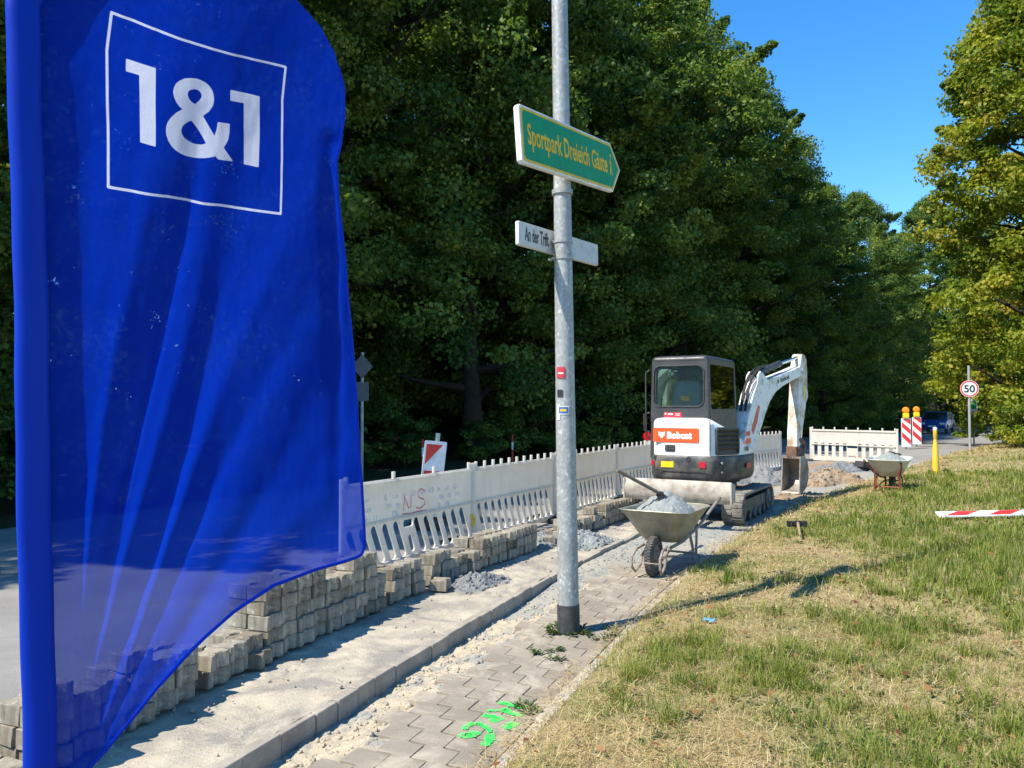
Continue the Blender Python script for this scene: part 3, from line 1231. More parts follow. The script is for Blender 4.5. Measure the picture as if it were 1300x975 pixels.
for (s0, s1, d0, d1, dn, ww, ll) in ((1, 6.5, -1.2, 4.5, 26, .006, .13), (6.5, 12, -1.2, 9, 7, .009, .125), (12, 22, -1.0, 13, 2.4, .014, .14)):
    s, d = scatter(s0, s1, d0, d1, dn)
    gr = greenness(s, d)
    keep = rng.random(len(s)) < np.clip((gr - .42) * 6, 0.02, 1)
    s, d = s[keep], d[keep]
    nb = 38
    s_ = np.repeat(s, nb) + rng.normal(size=len(s) * nb) * .035
    d_ = np.repeat(d, nb) + rng.normal(size=len(s) * nb) * .035
    n = len(s_)
    green.append(blades(s_, np.maximum(d_, -1.5), ll * np.repeat(rng.uniform(.6, 1.35, len(s)), nb) * rng.uniform(.6, 1.1, n), ww * (.6 + .7 * rng.random(n)), rng.uniform(.25, .98, n),
                        np.clip(np.repeat(rng.random(len(s)) * .45, nb) + rng.random(n) * .4, 0, 1), 3))
tag(link('grass', np_mesh('grass', *join(green)), M['grass_green']), 'green and yellowing grass blades growing over the sloping lawn', 'grass', kind='stuff')
tag(link('dry_grass', np_mesh('dry_grass', *join(dry)), M['grass_dry']), 'dry straw coloured grass lying matted along the path edge', 'dry grass', kind='stuff')

# broad-leaved weeds in the lawn and round the post
parts_ = []


def rosette(s, d, n, L, z=None, up=.5):
    x, y, zz = lawn_pt(np.float64(s), np.float64(d))
    if z is not None:
        zz = z + rise(s)
    a = rng.random(n) * 6.283
    e = rng.uniform(.15, 1.0, n) * up
    LL = L * rng.uniform(.5, 1.1, n)
    t = np.stack([np.cos(a) * np.cos(e), np.sin(a) * np.cos(e), np.sin(e)], -1)
    b = np.stack([-np.sin(a), np.cos(a), np.zeros(n)], -1)
    o = np.array([x, y, zz]) + np.stack([rng.normal(size=n) * L * .3, rng.normal(size=n) * L * .3, rng.random(n) * L * .35], -1)
    V = np.stack([o, o + t * LL[:, None] * .55 + b * LL[:, None] * .2, o + t * LL[:, None] + np.array([0, 0, -.15]) * LL[:, None], o + t * LL[:, None] * .55 - b * LL[:, None] * .2], 1)
    parts_.append((V.reshape(-1, 3), np.arange(n * 4).reshape(n, 4), np.repeat(np.clip(rng.random(n) * .85 + (.15 if rng.random() < .12 else 0), 0, 1), 4)))


for (s0, s1, d0, d1, dn, L) in ((1, 6.5, -1.35, 4, 60, .05), (6.5, 12, -1.2, 8, 16, .065), (12, 20, -1, 12, 4, .09)):
    s, d = scatter(s0, s1, d0, d1, dn)
    gr = greenness(s, d)
    for a_, b_, q in zip(s, d, gr):
        if q > .44:
            rosette(a_, b_, 9, L)
PB = ground_at(722, 803)
ps, pd = None, None
best = 1e9
for s_ in np.arange(4, 8, .02):
    for d_ in np.arange(-2.4, -1.2, .02):
        x, y = WXY(np.float64(s_), d_)
        e = (x - PB.x) ** 2 + (y - PB.y) ** 2
        if e < best:
            best, ps, pd = e, s_, d_
for k in range(9):
    a = random.uniform(0, 6.28)
    rosette(ps + .13 * math.cos(a) + random.uniform(-.03, .03), pd + .14 * math.sin(a), 14, .07, 0.0, 1.0)
for ds, dd in ((-.1, .28), (.05, .35), (.2, .3), (-.6, -.02), (-.62, .12), (-.45, .05), (-1.5, .22), (-1.55, .3)):
    for k in range(3):
        rosette(ps + ds + random.uniform(-.05, .05), pd + dd + random.uniform(-.05, .05), 12, .05, 0.0, .9)
lf_parts = []
s, d = scatter(1, 9, -1.9, 4, 16)
s2_, d2_ = scatter(9, 32, -1.5, 12, 7)
s, d = np.concatenate([s, s2_]), np.concatenate([d, d2_])
keep = (d > -1.3) | (rng.random(len(s)) < .5)
s, d = s[keep], d[keep]
x, y, z = lawn_pt(s, np.maximum(d, -1.5))
n = len(s)
z = np.where(d > -1.5, z + .02 + .05 * rng.random(n), .012)
a = rng.random(n) * 6.283
L = rng.uniform(.025, .06, n) * np.where(s > 9, 1.6, 1)
t_ = np.stack([np.cos(a), np.sin(a), rng.normal(size=n) * .25], -1)
b_ = np.stack([-np.sin(a), np.cos(a), rng.normal(size=n) * .3], -1)
o_ = np.stack([x, y, z], -1)
up_ = np.array([0, 0, 1.])
V = np.stack([o_, o_ + (t_ * .5 + b_ * .36 + up_ * .14) * L[:, None], o_ + t_ * L[:, None], o_ + (t_ * .5 - b_ * .36 + up_ * .14) * L[:, None]], 1)
M['dead_leaf'] = mat_leaf('dead_leaf', [(0, (.13, .05, .025)), (.5, (.25, .11, .045)), (1, (.36, .2, .08))], .15)
tag(link('fallen_leaves', np_mesh('fallen_leaves', V.reshape(-1, 3), np.arange(n * 4).reshape(n, 4), np.repeat(rng.random(n), 4)), M['dead_leaf']), 'brown dry fallen leaves lying in the grass and along the path edge', 'fallen leaves', kind='stuff')
tag(link('weeds', np_mesh('weeds', *join(parts_)), M['weed_leaf']), 'broad leaved green weeds in the lawn and around the sign post foot', 'weeds', kind='stuff')

# pebbles and crumbs
def pebbles(name, pts, rmin, rmax, mat, label):
    ico = bmesh.new()
    bmesh.ops.create_icosphere(ico, subdivisions=1, radius=1)
    bv = np.array([v.co[:] for v in ico.verts])
    bf = np.array([[v.index for v in f.verts] for f in ico.faces])
    ico.free()
    n = len(pts)
    r_ = rmin + (rmax - rmin) * rng.random(n) ** 3
    V = bv[None] * (r_[:, None, None] * (.6 + .6 * rng.random((n, 1, 3)))) * (1 + .25 * rng.normal(size=(n, len(bv), 1)))
    V = V + np.array(pts)[:, None, :]
    F = (np.arange(n) * len(bv))[:, None, None] + bf[None]
    return tag(link(name, np_mesh(name, V.reshape(-1, 3), F.reshape(-1, 3), np.repeat(rng.random(n), len(bv))), mat), label, 'gravel', kind='stuff')


s, d = scatter(1.5, 9, -2.74, -2.22, 320)
x, y = WXY(s, d)
pebbles('gravel', np.stack([x, y, trench_z(s, d) + .003], -1), .004, .022, M['trench'], 'loose sand crumbs and small stones lying in the narrow trench')
s, d = scatter(1.5, 13, -3.6, -2.8, 60)
x, y = WXY(s, d)
pebbles('sand_crumbs', np.stack([x, y, np.full(len(x), .004)], -1), .003, .014, M['sand_strip'], 'sand crumbs scattered over the sandy pavement strip')
s, d = scatter(6.0, 13, -2.7, -1.45, 220)
x, y = WXY(s, d)
pebbles('grit_gravel', np.stack([x, y, grit_z(s, d) + .004], -1), .004, .016, M['heap_grey'], 'grey green grit scattered over the path by the wheelbarrow')


# ------------------------------------------------------------------ heaps
HP = {}


def heap(name, label, cx, cy, z0, rx, ry, h, mat, rot=0, seed=1, rough=.25, n=56, kind=None, cat='heap'):
    u = np.linspace(-1, 1, n)
    U, Vv = np.meshgrid(u, u, indexing='ij')
    rr = np.sqrt(U ** 2 + Vv ** 2)
    ang = np.arctan2(Vv, U)
    edge = 1 + .18 * np.sin(3 * ang + seed) + .12 * np.sin(5 * ang + 2 * seed)
    k = np.clip(1 - rr / edge / .95, 0, 1)
    prof = k ** .9 * (1 + .35 * (fbm(U, Vv, 2.5, 4, seed) - .5))
    Z = h * prof + rough * h * (fbm(U, Vv, 5, 4, seed + 3) - .5) * (k > 0) * np.clip(k * 5, 0, 1) + .018 * (fbm(U, Vv, 16, 2, seed) - .5) * (k > 0) - .03 * (k <= 0)
    X = cx + (U * rx * math.cos(rot) - Vv * ry * math.sin(rot))
    Y = cy + (U * rx * math.sin(rot) + Vv * ry * math.cos(rot))
    o = link(name, grid_mesh(name, X, Y, z0 + Z), mat)
    idx = np.argwhere(k > -.12)
    idx = idx[rng.integers(0, len(idx), int(500 * rx * ry / .15) if rx < .6 else 900)]
    jit = (2.0 / n) * (rng.random((len(idx), 2)) - .5)
    i0, j0 = idx[:, 0], idx[:, 1]
    HP.setdefault(mat.name, []).append(np.stack([X[i0, j0] + jit[:, 0] * rx, Y[i0, j0] + jit[:, 1] * ry, np.maximum(z0 + Z[i0, j0], z0 + .0) + .002], -1))
    return tag(o, label, cat, kind=kind)


q = ground_at(606, 741, 0)
heap('grit_heap', 'small heap of grey grit spilled from the stacked stones onto the sandy strip', q.x, q.y, 0, .36, .22, .11, M['heap_dark'], .9, 2, .5)
q = ground_at(742, 690, 0)
heap('grit_heap', 'lumpy grey grit heap beside the post in front of the low stacked stones', q.x, q.y, 0, .5, .3, .17, M['heap_grey'], .9, 5, .6)
q = ground_at(690, 690, 0)
heap('grit_heap', 'flat grey grit heap at the foot of the fence behind the post', q.x - .05, q.y, 0, .35, .3, .14, M['heap_dark'], .9, 9, .6)
q = at(1052, 620, 17.2)
heap('soil_heap', 'brown heap of dug out earth beside the digger bucket', q.x, q.y, -.02, 1.15, .8, .38, M['soil'], .6, 4, .5)
q = at(990, 640, 14.3)
heap('soil_heap', 'low brown spread of loose earth under the digger bucket', q.x + .2, q.y, -.03, 1.6, .8, .14, M['soil'], .6, 7, .6)
q = at(1075, 605, 19.4)
heap('rubble_heap', 'dark grey rubble heap in front of the far white barrier', q.x - .2, q.y, 0.02, 1.2, .6, .32, M['heap_dark'], .5, 3, .7)
q = at(968, 600, 17.6)
heap('rubble_heap', 'grey rubble heap behind the digger near the slotted barrier', q.x, q.y, -.02, .9, .6, .42, M['heap_dark'], .5, 6, .7)

for mn, big, lab in (('heap_grey', .022, 'pale grey grit stones lying on and around the small heaps'), ('heap_dark', .03, 'dark grey stones lying on and around the rubble heaps'), ('soil', .045, 'clods of brown earth on the dug out heaps')):
    pebbles('heap_gravel', np.concatenate(HP[mn]), .004, big, M[mn], lab)

# ------------------------------------------------------------------ stacked paving stones
SH_ = .1
g = G()
SL = .168
_hx = [(.002, 0), (.042, 0), (.062, .026), (.106, .026), (.126, 0), (SL - .002, 0)]
ol = [(x - SL / 2, y - PW / 2) for x, y in _hx] + [(x - SL / 2, PW / 2 - y) for x, y in _hx[::-1]]
g.prism([(x, y, 0) for x, y in ol], (0, 0, SH_ - .002))
stone_me = g.mesh('paving_stone', 25)
stone_me.materials.append(M['stone'])
stacks = [  # s0, s1, layers, where
    (1.75, 2.45, 2, 'in the row nearest the foot of the flag pole'),
    (2.5, 3.35, 4, 'seen through the lower flag cloth'),
    (3.38, 3.62, 3, 'just below the hem of the flag'),
    (3.66, 4.1, 2, 'in the low row between the taller stacks'),
    (4.2, 5.52, 5, 'in the tallest row under the corner of the flag'),
    (5.56, 5.80, 3, 'in the short block where the fence begins'),
    (5.84, 6.4, 3, 'in the row under the red graffiti'),
    (6.5, 6.75, 3, 'in the square stack by the first grit heap'),
    (6.8, 7.3, 2, 'in the low row behind the first grit heap'),
    (7.35, 8.55, 3, 'in the long row between grit heap and sign post'),
    (9.2, 10.1, 2, 'in the low row past the sign post'),
    (10.1, 11.6, 3, 'in the row behind the loaded wheelbarrow')]
first = None
nst = 0
for (s0, s1, nl, where) in stacks:
    ss = s0 + SL / 2
    ci = 0
    while ss < s1 + .02:
        dline = float(np.interp(ss, [1.5, 4, 6.5, 8, 9.5, 12], [-3.45, -3.68, -3.70, -3.58, -3.5, -3.45]))
        lay = nl + (random.choice((0, 0, 0, -1, 0, 0)) if 3.8 < ss else random.choice((0, 0, -1)))
        lay = max(1, min(lay, 5))
        deep = 2 if (ci % 3 != 1 and nst < 225) else 1
        for k in range(deep):
            for z in range(lay if k == 0 else max(1, lay - random.choice((0, 0, 1)))):
                p = W(ss + random.uniform(-.006, .006), dline - k * .172 + random.uniform(-.02, .02), z * SH_ + .012)
                if first is None:
                    o = bpy.data.objects.new('paving_stone', stone_me)
                    b = o.modifiers.new('bevel', 'BEVEL')
                    b.width = .004
                    b.segments = 1
                    b.limit_method = 'ANGLE'
                    first = o
                else:
                    o = first.copy()
                col.objects.link(o)
                o.location = p
                o.rotation_euler = (0, 0, math.pi / 2 - heading(ss) + random.uniform(-.085, .085) + (math.pi if random.random() < .5 else 0))
                top = z == lay - 1
                tag(o, 'grey paving stone, %s, %s' % ('on top' if top else ('bottom layer' if z == 0 else 'middle layers'), where), 'paving stone', 'grey paving stones stacked along the site fence')
                nst += 1
        ss += SL + random.uniform(.002, .014)
        ci += 1
# a few stray stones standing across the rows
for (s_, d_, z_, rz, lab) in ((4.13, -3.62, .0, .3, 'single grey stone lying loose beside the tallest stack'),
                              (6.46, -3.5, .0, .2, 'single grey stone in front of the square stack by the grit heap'), (8.9, -3.5, 0, .5, 'lone grey stone lying behind the sign post')):
    o = first.copy()
    col.objects.link(o)
    o.location = W(s_, d_, z_ + .008)
    o.rotation_euler = (0, 0, math.pi / 2 - heading(s_) + rz)
    tag(o, lab, 'paving stone', 'grey paving stones stacked along the site fence')
print('stones', nst)


# ------------------------------------------------------------------ barriers
def barrier_panel(L, pegs, style, Hh=1.0):
    loops = []
    if style == 'slant':
        out = [(0, 0), (0, .0)]
        out = [(0, .04), (L, .04), (L, Hh), (0, Hh)]
        loops.append(out)
        n = int((L - .3) / .165)
        for k in range(n):
            x = .14 + k * (L - .38) / max(n - 1, 1)
            loops.append(capsule((x + .13, .15), (x - .01, .48), .047))
    elif style == 'slant_open':
        loops.append([(0, .04), (L, .04), (L, Hh), (0, Hh)])
        n = 12
        for k in range(n):
            x = .12 + k * (L - .36) / (n - 1)
            if k == 5:
                loops.append(rrect(x - .06, .43, x + .12, .51, .02, 2))
                loops.append(capsule((x + .12, .17), (x + .07, .3), .036))
            else:
                loops.append(capsule((x + .14, .15), (x - .005, .47), .05))
    else:
        loops.append([(0, .04), (L, .04), (L, Hh), (0, Hh)])
        for k in range(11):
            x = .17 + k * (L - .34) / 10
            if k == 5:
                loops.append(rrect(x - .15, .47, x + .15, .55, .01, 1))
                loops.append(rrect(x - .12, .2, x + .12, .25, .01, 1))
            else:
                loops.append(rrect(x - .055, .20, x + .055, .60, .015, 2))
    v, f = fill2d(loops, .022, .004)
    g = G()
    g.add(v, f, XZ)
    for k in range(pegs):
        x = .06 + k * (L - .12) / (pegs - 1)
        g.prism([(x + .024 * math.cos(a), .02 * math.sin(a), Hh - .01) for a in [i * math.pi / 4 for i in range(8)]], (0, 0, .085))
    for x in (.0, L):          # hollow end posts
        g.tube([(x, 0, .02), (x, 0, Hh + .06)], .028, 10)
    # stiffening ridges
    g.box((L / 2, -.032, .56), (L - .08, .022, .03))
    g.box((L / 2, -.032, .09), (L - .08, .022, .035))
    g.box((L / 2, -.030, Hh - .03), (L - .08, .018, .03))
    return g


def barrier(name, label, A, B, pegs, style, group, z=0.0):
    A, B = Vector((A[0], A[1], z)), Vector((B[0], B[1], z))
    L = (B - A).length
    t = thing(name, label, 'barrier', A, math.atan2((B - A).y, (B - A).x), group)
    pn = barrier_panel(L - .06, pegs, style).build('panel', M['plastic_white'], t, smooth=30)
    for x in (.02, L - .08):
        gg = G()
        gg.box((x, 0, .02), (.38, .75, .075))
        gg.box((x, 0, .075), (.16, .3, .05))
        gg.build('foot', M['plastic_dark'], t, .01)
    return t, pn, L


FGp = 'white plastic barrier panels along the road'
Zb = -.06
J = [at(434, 606, 7.85), at(601, 584, 10.1), at(704, 573, 12.2), at(783, 563, 14.7), at(842, 556, 17.0)]
labs = ['nearest white barrier panel with red graffiti and three pegs on top, beside the flag', 'white barrier panel between the graffiti panel and the sign post',
        'white barrier panel just past the sign post, many pegs', 'white barrier panel running in behind the digger cab']
t1, p1, L1 = barrier('barrier', labs[0], J[0], J[1], 4, 'slant_open', FGp, Zb)
for k in (1, 2, 3):
    barrier('barrier', labs[k], J[k], J[k + 1], 11, 'slant', FGp, Zb)
# red graffiti on the nearest panel
gg = G()
x0 = L1 * .40
for pts in ([(0, .62), (.02, .78)], [(.02, .78), (.10, .64), (.14, .64), (.15, .8)], [(.42, .80), (.34, .84), (.27, .80), (.3, .74), (.4, .71), (.42, .65), (.33, .61), (.24, .63)],
            [(-.02, .585), (.12, .575), (.3, .58), (.46, .575)], [(.0, .56), (.2, .552), (.42, .558)]):
    v, f = ribbon([(x0 + a, b) for a, b in pts], .016)
    gg.add(v, f, Matrix.Translation((0, -.0135, 0)) @ XZ)
gg.build('graffiti', M['spray_red'], t1, smooth=0)
gg = G()
for r_, zz in ((0, .80), (1, .70), (2, .61)):
    for k in range(11):
        xx = .35 + k * .175 + .05 * (r_ % 2)
        if random.random() < .75 and not (x0 - .05 < xx < x0 + .5 and r_ > 0):
            w_, h_ = random.uniform(.03, .07), random.uniform(.02, .04)
            v, f = fill2d([rrect(xx - w_, zz - h_, xx + w_, zz + h_, h_ * .9, 3)], .0005)
            gg.add(v, f, Matrix.Translation((0, -.0117, 0)) @ XZ)
M['faded_print'] = simple('faded_print', (.66, .68, .69), .5, 0, (.74, .73, .69), 20, .35, .6)
_thin(M['faded_print'], 30, .42, .66)
gg.build('faded_print', M['faded_print'], t1, smooth=0)
# yellow tie at the joint
gg = G()
gg.tube([(L1 * 1.0 - .12, -.05, .40), (L1 - .07, -.06, .33), (L1 - .1, -.05, .25)], .018, 8)
gg.build('binding_strap', M['sign_yellow'], t1)

barrier('barrier', 'white slotted barrier panel behind the digger, seen between cab and bucket arm', at(944, 549, 19.6), at(992, 546, 21.3), 10, 'slant', FGp, -.02)
tb, pb, Lb = barrier('barrier', 'white barrier panel with upright slots closing the path beyond the digger', at(1029, 547, 23.4), at(1142, 548, 21.4), 8, 'upright', None, .04)

# recycled-rubber feet lying by the far barrier
for k, (px, py, Y, rz, tilt, lab) in enumerate(((1100, 592, 19.6, .5, .15, 'black rubber barrier foot lying flat behind the second wheelbarrow'), (1122, 583, 19.9, .1, -.35, 'black rubber barrier foot leaning upwards behind the second wheelbarrow'))):
    q = at(px, py, Y)
    gg = G()
    gg.box((0, 0, .05), (.8, .4, .1))
    gg.box((-.2, 0, .13), (.2, .26, .07))
    gg.box((.25, 0, .13), (.12, .26, .07))
    o = gg.build('rubber_foot', M['plastic_dark'], None, .015)
    o.location = (q.x, q.y, q.z - .06)
    o.rotation_euler = (0, tilt, rz)
    tag(o, lab, 'barrier foot')


# ------------------------------------------------------------------ warning beacons and board
def beacon(label, px, Y, zb, group, lamp=True):
    p = at(px, 560, Y)
    t = thing('warning_beacon', label, 'beacon', (p.x, p.y, zb), -math.atan2(p.x, p.y) * .5, group)
    w, h0, h1 = .31, .25, 1.28
    gg = G()
    v, f = fill2d([rrect(-w / 2, h0, w / 2, h1, .03, 3)], .05, .005)
    gg.add(v, f, XZ)
    gg.build('panel', M['sign_white'], t)
    gs = G()
    for k in range(3):
        zc = h0 + .06 + k * .36
        # stripe falling to the right: "\"
        pts = [(-w / 2 + .012, zc + .30), (w / 2 - .012, zc + .02), (w / 2 - .012, zc + .20), (-w / 2 + .012, zc + .48)]
        pts = [(x, min(max(z_, h0 + .01), h1 - .012)) for x, z_ in pts]
        gs.add([(x, -.0285, z_) for x, z_ in pts], [(0, 1, 2, 3)])
    gs.build('stripes', M['sign_red'], t, smooth=0)
    gf = G()
    gf.box((0, .05, .06), (.42, .8, .12))
    gf.build('foot', M['plastic_dark'], t, .015)
    gp = G()
    gp.tube([(0, .04, .1), (0, .04, 1.32)], .025, 8)
    gp.build('post', M['galv'], t)
    if lamp:
        gl = G()
        gl.box((0, .0, 1.37), (.2, .14, .17))
        lb = gl.build('lamp_housing', M['yellow'], t, .02)
        gl = G()
        gl.add([(x, y, z_) for x, y, z_ in []], [])
        gl.lathe([(.03, -.05), (.1, -.045), (.125, 0), (.1, .05), (.03, .06)], 18, Matrix.Translation((0, 0, 1.56)) @ Matrix.Rotation(R(90), 4, 'X'))
        gl.tube([(0, 0, 1.45), (0, 0, 1.5)], .05, 10)
        gl.build('lamp_lens', M['amber'], t)
    return t


beacon('red and white striped beacon with amber lamp, the one next to the white barrier', 1150.5, 27.6, .02, 'striped warning beacons by the road')
beacon('red and white striped beacon with amber lamp, the one next to the blue car', 1164, 29.0, .04, 'striped warning beacons by the road')

# tilted board behind the fence
q0, q1, q2, q3 = at(543, 558, 11.6), at(566, 560, 11.7), at(555, 670, 11.7), at(530, 668, 11.6)
t = thing('warning_board', 'tilted white board with a red corner triangle standing behind the fence', 'warning board', (q3 + q2) / 2)
o0 = t.location
zb0 = Vector((o0.x, o0.y, -.07))
t.location = zb0
Mx = frame_mat(Vector((0, 0, .1)), (q1 - q0), (q0 - q3).normalized())
bw = (q1 - q0).length
bh = 1.15
gg = G()
v, f = fill2d([rrect(-bw / 2 - .03, .05, bw / 2 + .03, bh + .04, .02, 3)], .03, .004)
gg.add(v, f, Mx)
gg.build('board', M['sign_white'], t)
gg = G()
for k in range(3):
    zz = bh - .32 - k * .4
    gg.add([(-bw / 2, zz, .018), (bw / 2 - .03, zz + .31, .018), (-bw / 2, zz + .31, .018)], [(0, 1, 2)], Mx)
gg.build('stripes', M['sign_red'], t, smooth=0)
gg = G()
gg.tube([Mx @ Vector((.03, -.05, -.04)), Mx @ Vector((.03, bh + .16, -.04))], .035, 10)
gg.build('post', M['plastic_white'], t)
gg = G()
gg.box((0, 0, .05), (.5, .8, .1))
gg.build('foot', M['plastic_dark'], t, .015)
# red lamp beside the digger
q = at(822, 556, 16.4)
t = thing('warning_lamp', 'red warning lamp clipped to the fence top beside the digger', 'lamp', (q.x, q.y, q.z - .12))
gg = G()
gg.box((0, 0, .0), (.15, .1, .13))
gg.tube([(0, 0, -.16), (0, 0, -.05)], .02, 8)
gg.build('lamp_housing', M['plastic_white'], t, .02)
gg = G()
gg.lathe([(.02, -.07), (.085, -.06), (.1, 0), (.085, .06), (.02, .07)], 16, Matrix.Translation((0, 0, .15)) @ Matrix.Rotation(R(90), 4, 'X'))
gg.build('lamp_lens', M['lens_red'], t)

# ------------------------------------------------------------------ sign post
PX = PB.copy()
t_post = thing('sign_post', 'tall galvanised steel post with a dark foot sleeve, stickers on its shaft', 'post', (PX.x, PX.y, 0))
lean = -.0125


def pole_at(z):
    return Vector((lean * z, 0, z))


gg = G()
gg.tube([pole_at(z) for z in (-.2, .02, 1.5, 3, 4.5, 7.0)], [.083, .083, .077, .070, .064, .058], 28)
gg.build('shaft', M['galv'], t_post)
gg = G()
gg.tube([pole_at(z) for z in (-.15, .0, .2, .222)], [.088, .088, .087, .085], 28)
gg.build('foot_sleeve', M['sleeve'], t_post)


def curved_decal(name, z, ang0, w, h, mat, tilt=0, parent=t_post, r=.081):
    gg = G()
    n = 6
    c = pole_at(z)
    vs_, fs_ = [], []
    for k in range(n + 1):
        a = ang0 + (k / n - .5) * w / r
        for zz in (-h / 2, h / 2):
            vs_.append((c.x + r * math.sin(a), c.y - r * math.cos(a), z + zz + tilt * (k / n - .5) * w))
    for k in range(n):
        fs_.append((2 * k, 2 * k + 2, 2 * k + 3, 2 * k + 1))
    gg.add(vs_, fs_)
    return gg.build(name, mat, parent, smooth=0)


st = curved_decal('sticker', 2.005, -.5, .07, .085, M['decal_red'])
st['label'] = 'round red sticker'
curved_decal('sticker', 2.0, -.5, .045, .012, M['decal_white'], r=.0825)
curved_decal('sticker', 1.845, -.62, .05, .055, M['sign_black'])
st = curved_decal('sticker', 1.715, -.28, .085, .065, M['decal_white'], r=.0805)
M['sticker_blue'] = simple('sticker_blue', (.03, .12, .42), .4)
curved_decal('sticker', 1.715, -.28, .076, .05, M['sticker_blue'], r=.0818)
curved_decal('sticker', 1.715, -.28, .05, .018, M['sign_yellow'], r=.0828)
curved_decal('sticker', 1.70, -.85, .03, .12, M['decal_white'], r=.0812)

# green arrow sign
YL, YR = 5.33, 6.45
a_tl, a_bl, a_tr = at(657, 133, YL), at(659.5, 207, YL), at(773, 183, YR)
xd = a_tr - a_tl
AM = frame_mat(a_bl, xd, a_tl - a_bl)
sl = xd.length
sh = (a_tl - a_bl).length
t = thing('arrow_sign', 'green arrow shaped direction sign with yellow lettering and border, high on the post', 'sign', a_bl)
inv = Matrix.Translation(-a_bl) @ AM
slt = sl + .16


def arrow(ins):
    c = .02
    return [(ins, ins + c), (ins + c, ins), (sl - ins * .5, ins), (slt - ins * 1.35, sh / 2), (sl - ins * .5, sh - ins), (ins + c, sh - ins), (ins, sh - ins - c)]


gg = G()
v, f = fill2d([arrow(0)], .05, .008)
gg.add(v, f, inv)
gg.build('board', M['sign_white'], t)
for ins, off, mt, nm in ((.016, .0262, 'sign_yellow', 'border'), (.034, .0272, 'sign_green', 'field')):
    gg = G()
    pts = arrow(ins)
    gg.add([(x, y, off) for x, y in pts], [list(range(len(pts)))], inv)
    gg.build(nm, M[mt], t, smooth=0)
gg = G()
v, f = text_fit('Sportpark Dreieich Gäste', sl * .875, sh * .35, .004, .001)
gg.add(v, f, inv @ Matrix.Translation((.085, sh * .36, .0285)))
gg.build('lettering', M['sign_yellow'], t, smooth=0)
gg = G()                       # walking figure
wx = sl * .975
for pts, w_ in (([(0, .0), (.02, .07), (.03, .12), (.03, .19)], .02), ([(.06, .0), (.05, .06), (.03, .11)], .02), ([(-.01, .12), (.03, .17), (.07, .12)], .014)):
    v, f = ribbon([(wx - .01 + a * .62, sh * .33 + b * .75) for a, b in pts], w_ * .7)
    gg.add(v, f, inv @ Matrix.Translation((0, 0, .0286)))
hc = [(wx + .01 + .012 * math.cos(a), sh * .33 + .162 + .014 * math.sin(a), .0286) for a in [i * math.pi / 5 for i in range(10)]]
gg.add(hc, [list(range(10))], inv)
gg.build('walker_symbol', M['sign_yellow'], t, smooth=0)
gg = G()
for zz in (3.42, 3.86):
    c = Vector(t_post.location) + pole_at(zz) - a_bl
    gg.lathe([(.078, -.018), (.082, -.018), (.082, .018), (.078, .018)], 24, Matrix.Translation(c))
gg.build('clamp', M['galv'], t)

# street name sign
mid = Vector(t_post.location) + pole_at(2.95)
for kk in np.arange(1.0, 1.15, .002):
    b_tl, b_bl, b_tr = at(656, 280, 5.42 * kk), at(656.5, 311, 5.42 * kk), at(757, 311, 6.28 * kk)
    AM2 = frame_mat(b_bl, b_tr - b_tl, b_tl - b_bl)
    if (mid - b_bl).dot(AM2.to_3x3() @ Vector((0, 0, 1))) > .10:
        break
sl2, sh2 = (b_tr - b_tl).length, (b_tl - b_bl).length
shift = Vector((0, 0, 0))
t = thing('street_sign', 'narrow old white street name sign with black lettering, crossing behind the post', 'sign', b_bl + shift)
inv2 = Matrix.Translation(-b_bl) @ AM2
gg = G()
v, f = fill2d([rrect(0, 0, sl2, sh2, .012, 3)], .035, .006)
gg.add(v, f, inv2)
gg.build('board', M['sign_old'], t)
gg = G()
v, f = text_fit('An der Trift', sl2 * .275, sh2 * .56, .003, .001)
gg.add(v, f, inv2 @ Matrix.Translation((sl2 * .065, sh2 * .26, .0185)))
gg.build('lettering', M['sign_black'], t, smooth=0)
gg = G()
for zz in (2.90, 3.03):
    c = Vector(t_post.location) + pole_at(zz) - Vector(t.location)
    gg.lathe([(.072, -.012), (.077, -.012), (.077, .012), (.072, .012)], 24, Matrix.Translation(c))
    gg.tube([c + Vector((-.075, -.02, 0)), c + Vector((-.105, .05, 0))], .012, 8)
gg.build('clamp', M['galv'], t)


# ------------------------------------------------------------------ beach flag
FX0, FY0 = -.896, 1.70
FU = Vector((.654, .756, 0))
FN = Vector((.756, -.654, 0))           # towards the camera side


def flag_uv(px, py):
    d = ray(px, py)
    # plane: (P - P0).FN = 0
    k = (Vector((FX0, FY0, 0)) - CP).dot(FN) / d.dot(FN)
    P = CP + d * k
    return (P - Vector((FX0, FY0, 0))).dot(FU), P.z


right_px = [(330, -40), (375, 0), (405, 36), (424, 70), (436, 112), (438, 150), (434, 178), (429, 205), (431, 240), (438, 320), (445, 420), (454, 520), (462, 600), (467, 660), (469, 695), (464, 707),
            (440, 715), (400, 725), (350, 744), (300, 777), (250, 820), (200, 866), (150, 922), (105, 978), (80, 1012), (66, 1035)]
rp = [flag_uv(*p) for p in right_px]
# complete the top above the picture: the sleeve bends over to the right
top = [(rp[0][0] * 1 - .10, rp[0][1] + .09), (rp[0][0] - .24, rp[0][1] + .16), (rp[0][0] - .40, rp[0][1] + .2)]
rz = np.array([p[1] for p in (top[::-1] + rp)])
ru = np.array([p[0] for p in (top[::-1] + rp)])
lf = [flag_uv(30, 20), flag_uv(52, 1035)]
ordr = np.argsort(rz)
rz_s, ru_s = rz[ordr], ru[ordr]
ztop, zbot = rz.max() - .005, rz.min() + .01


def left_u(z):
    return np.interp(z, [lf[1][1], lf[0][1]], [lf[1][0], lf[0][0]])


anchor = flag_uv(66, 1060)


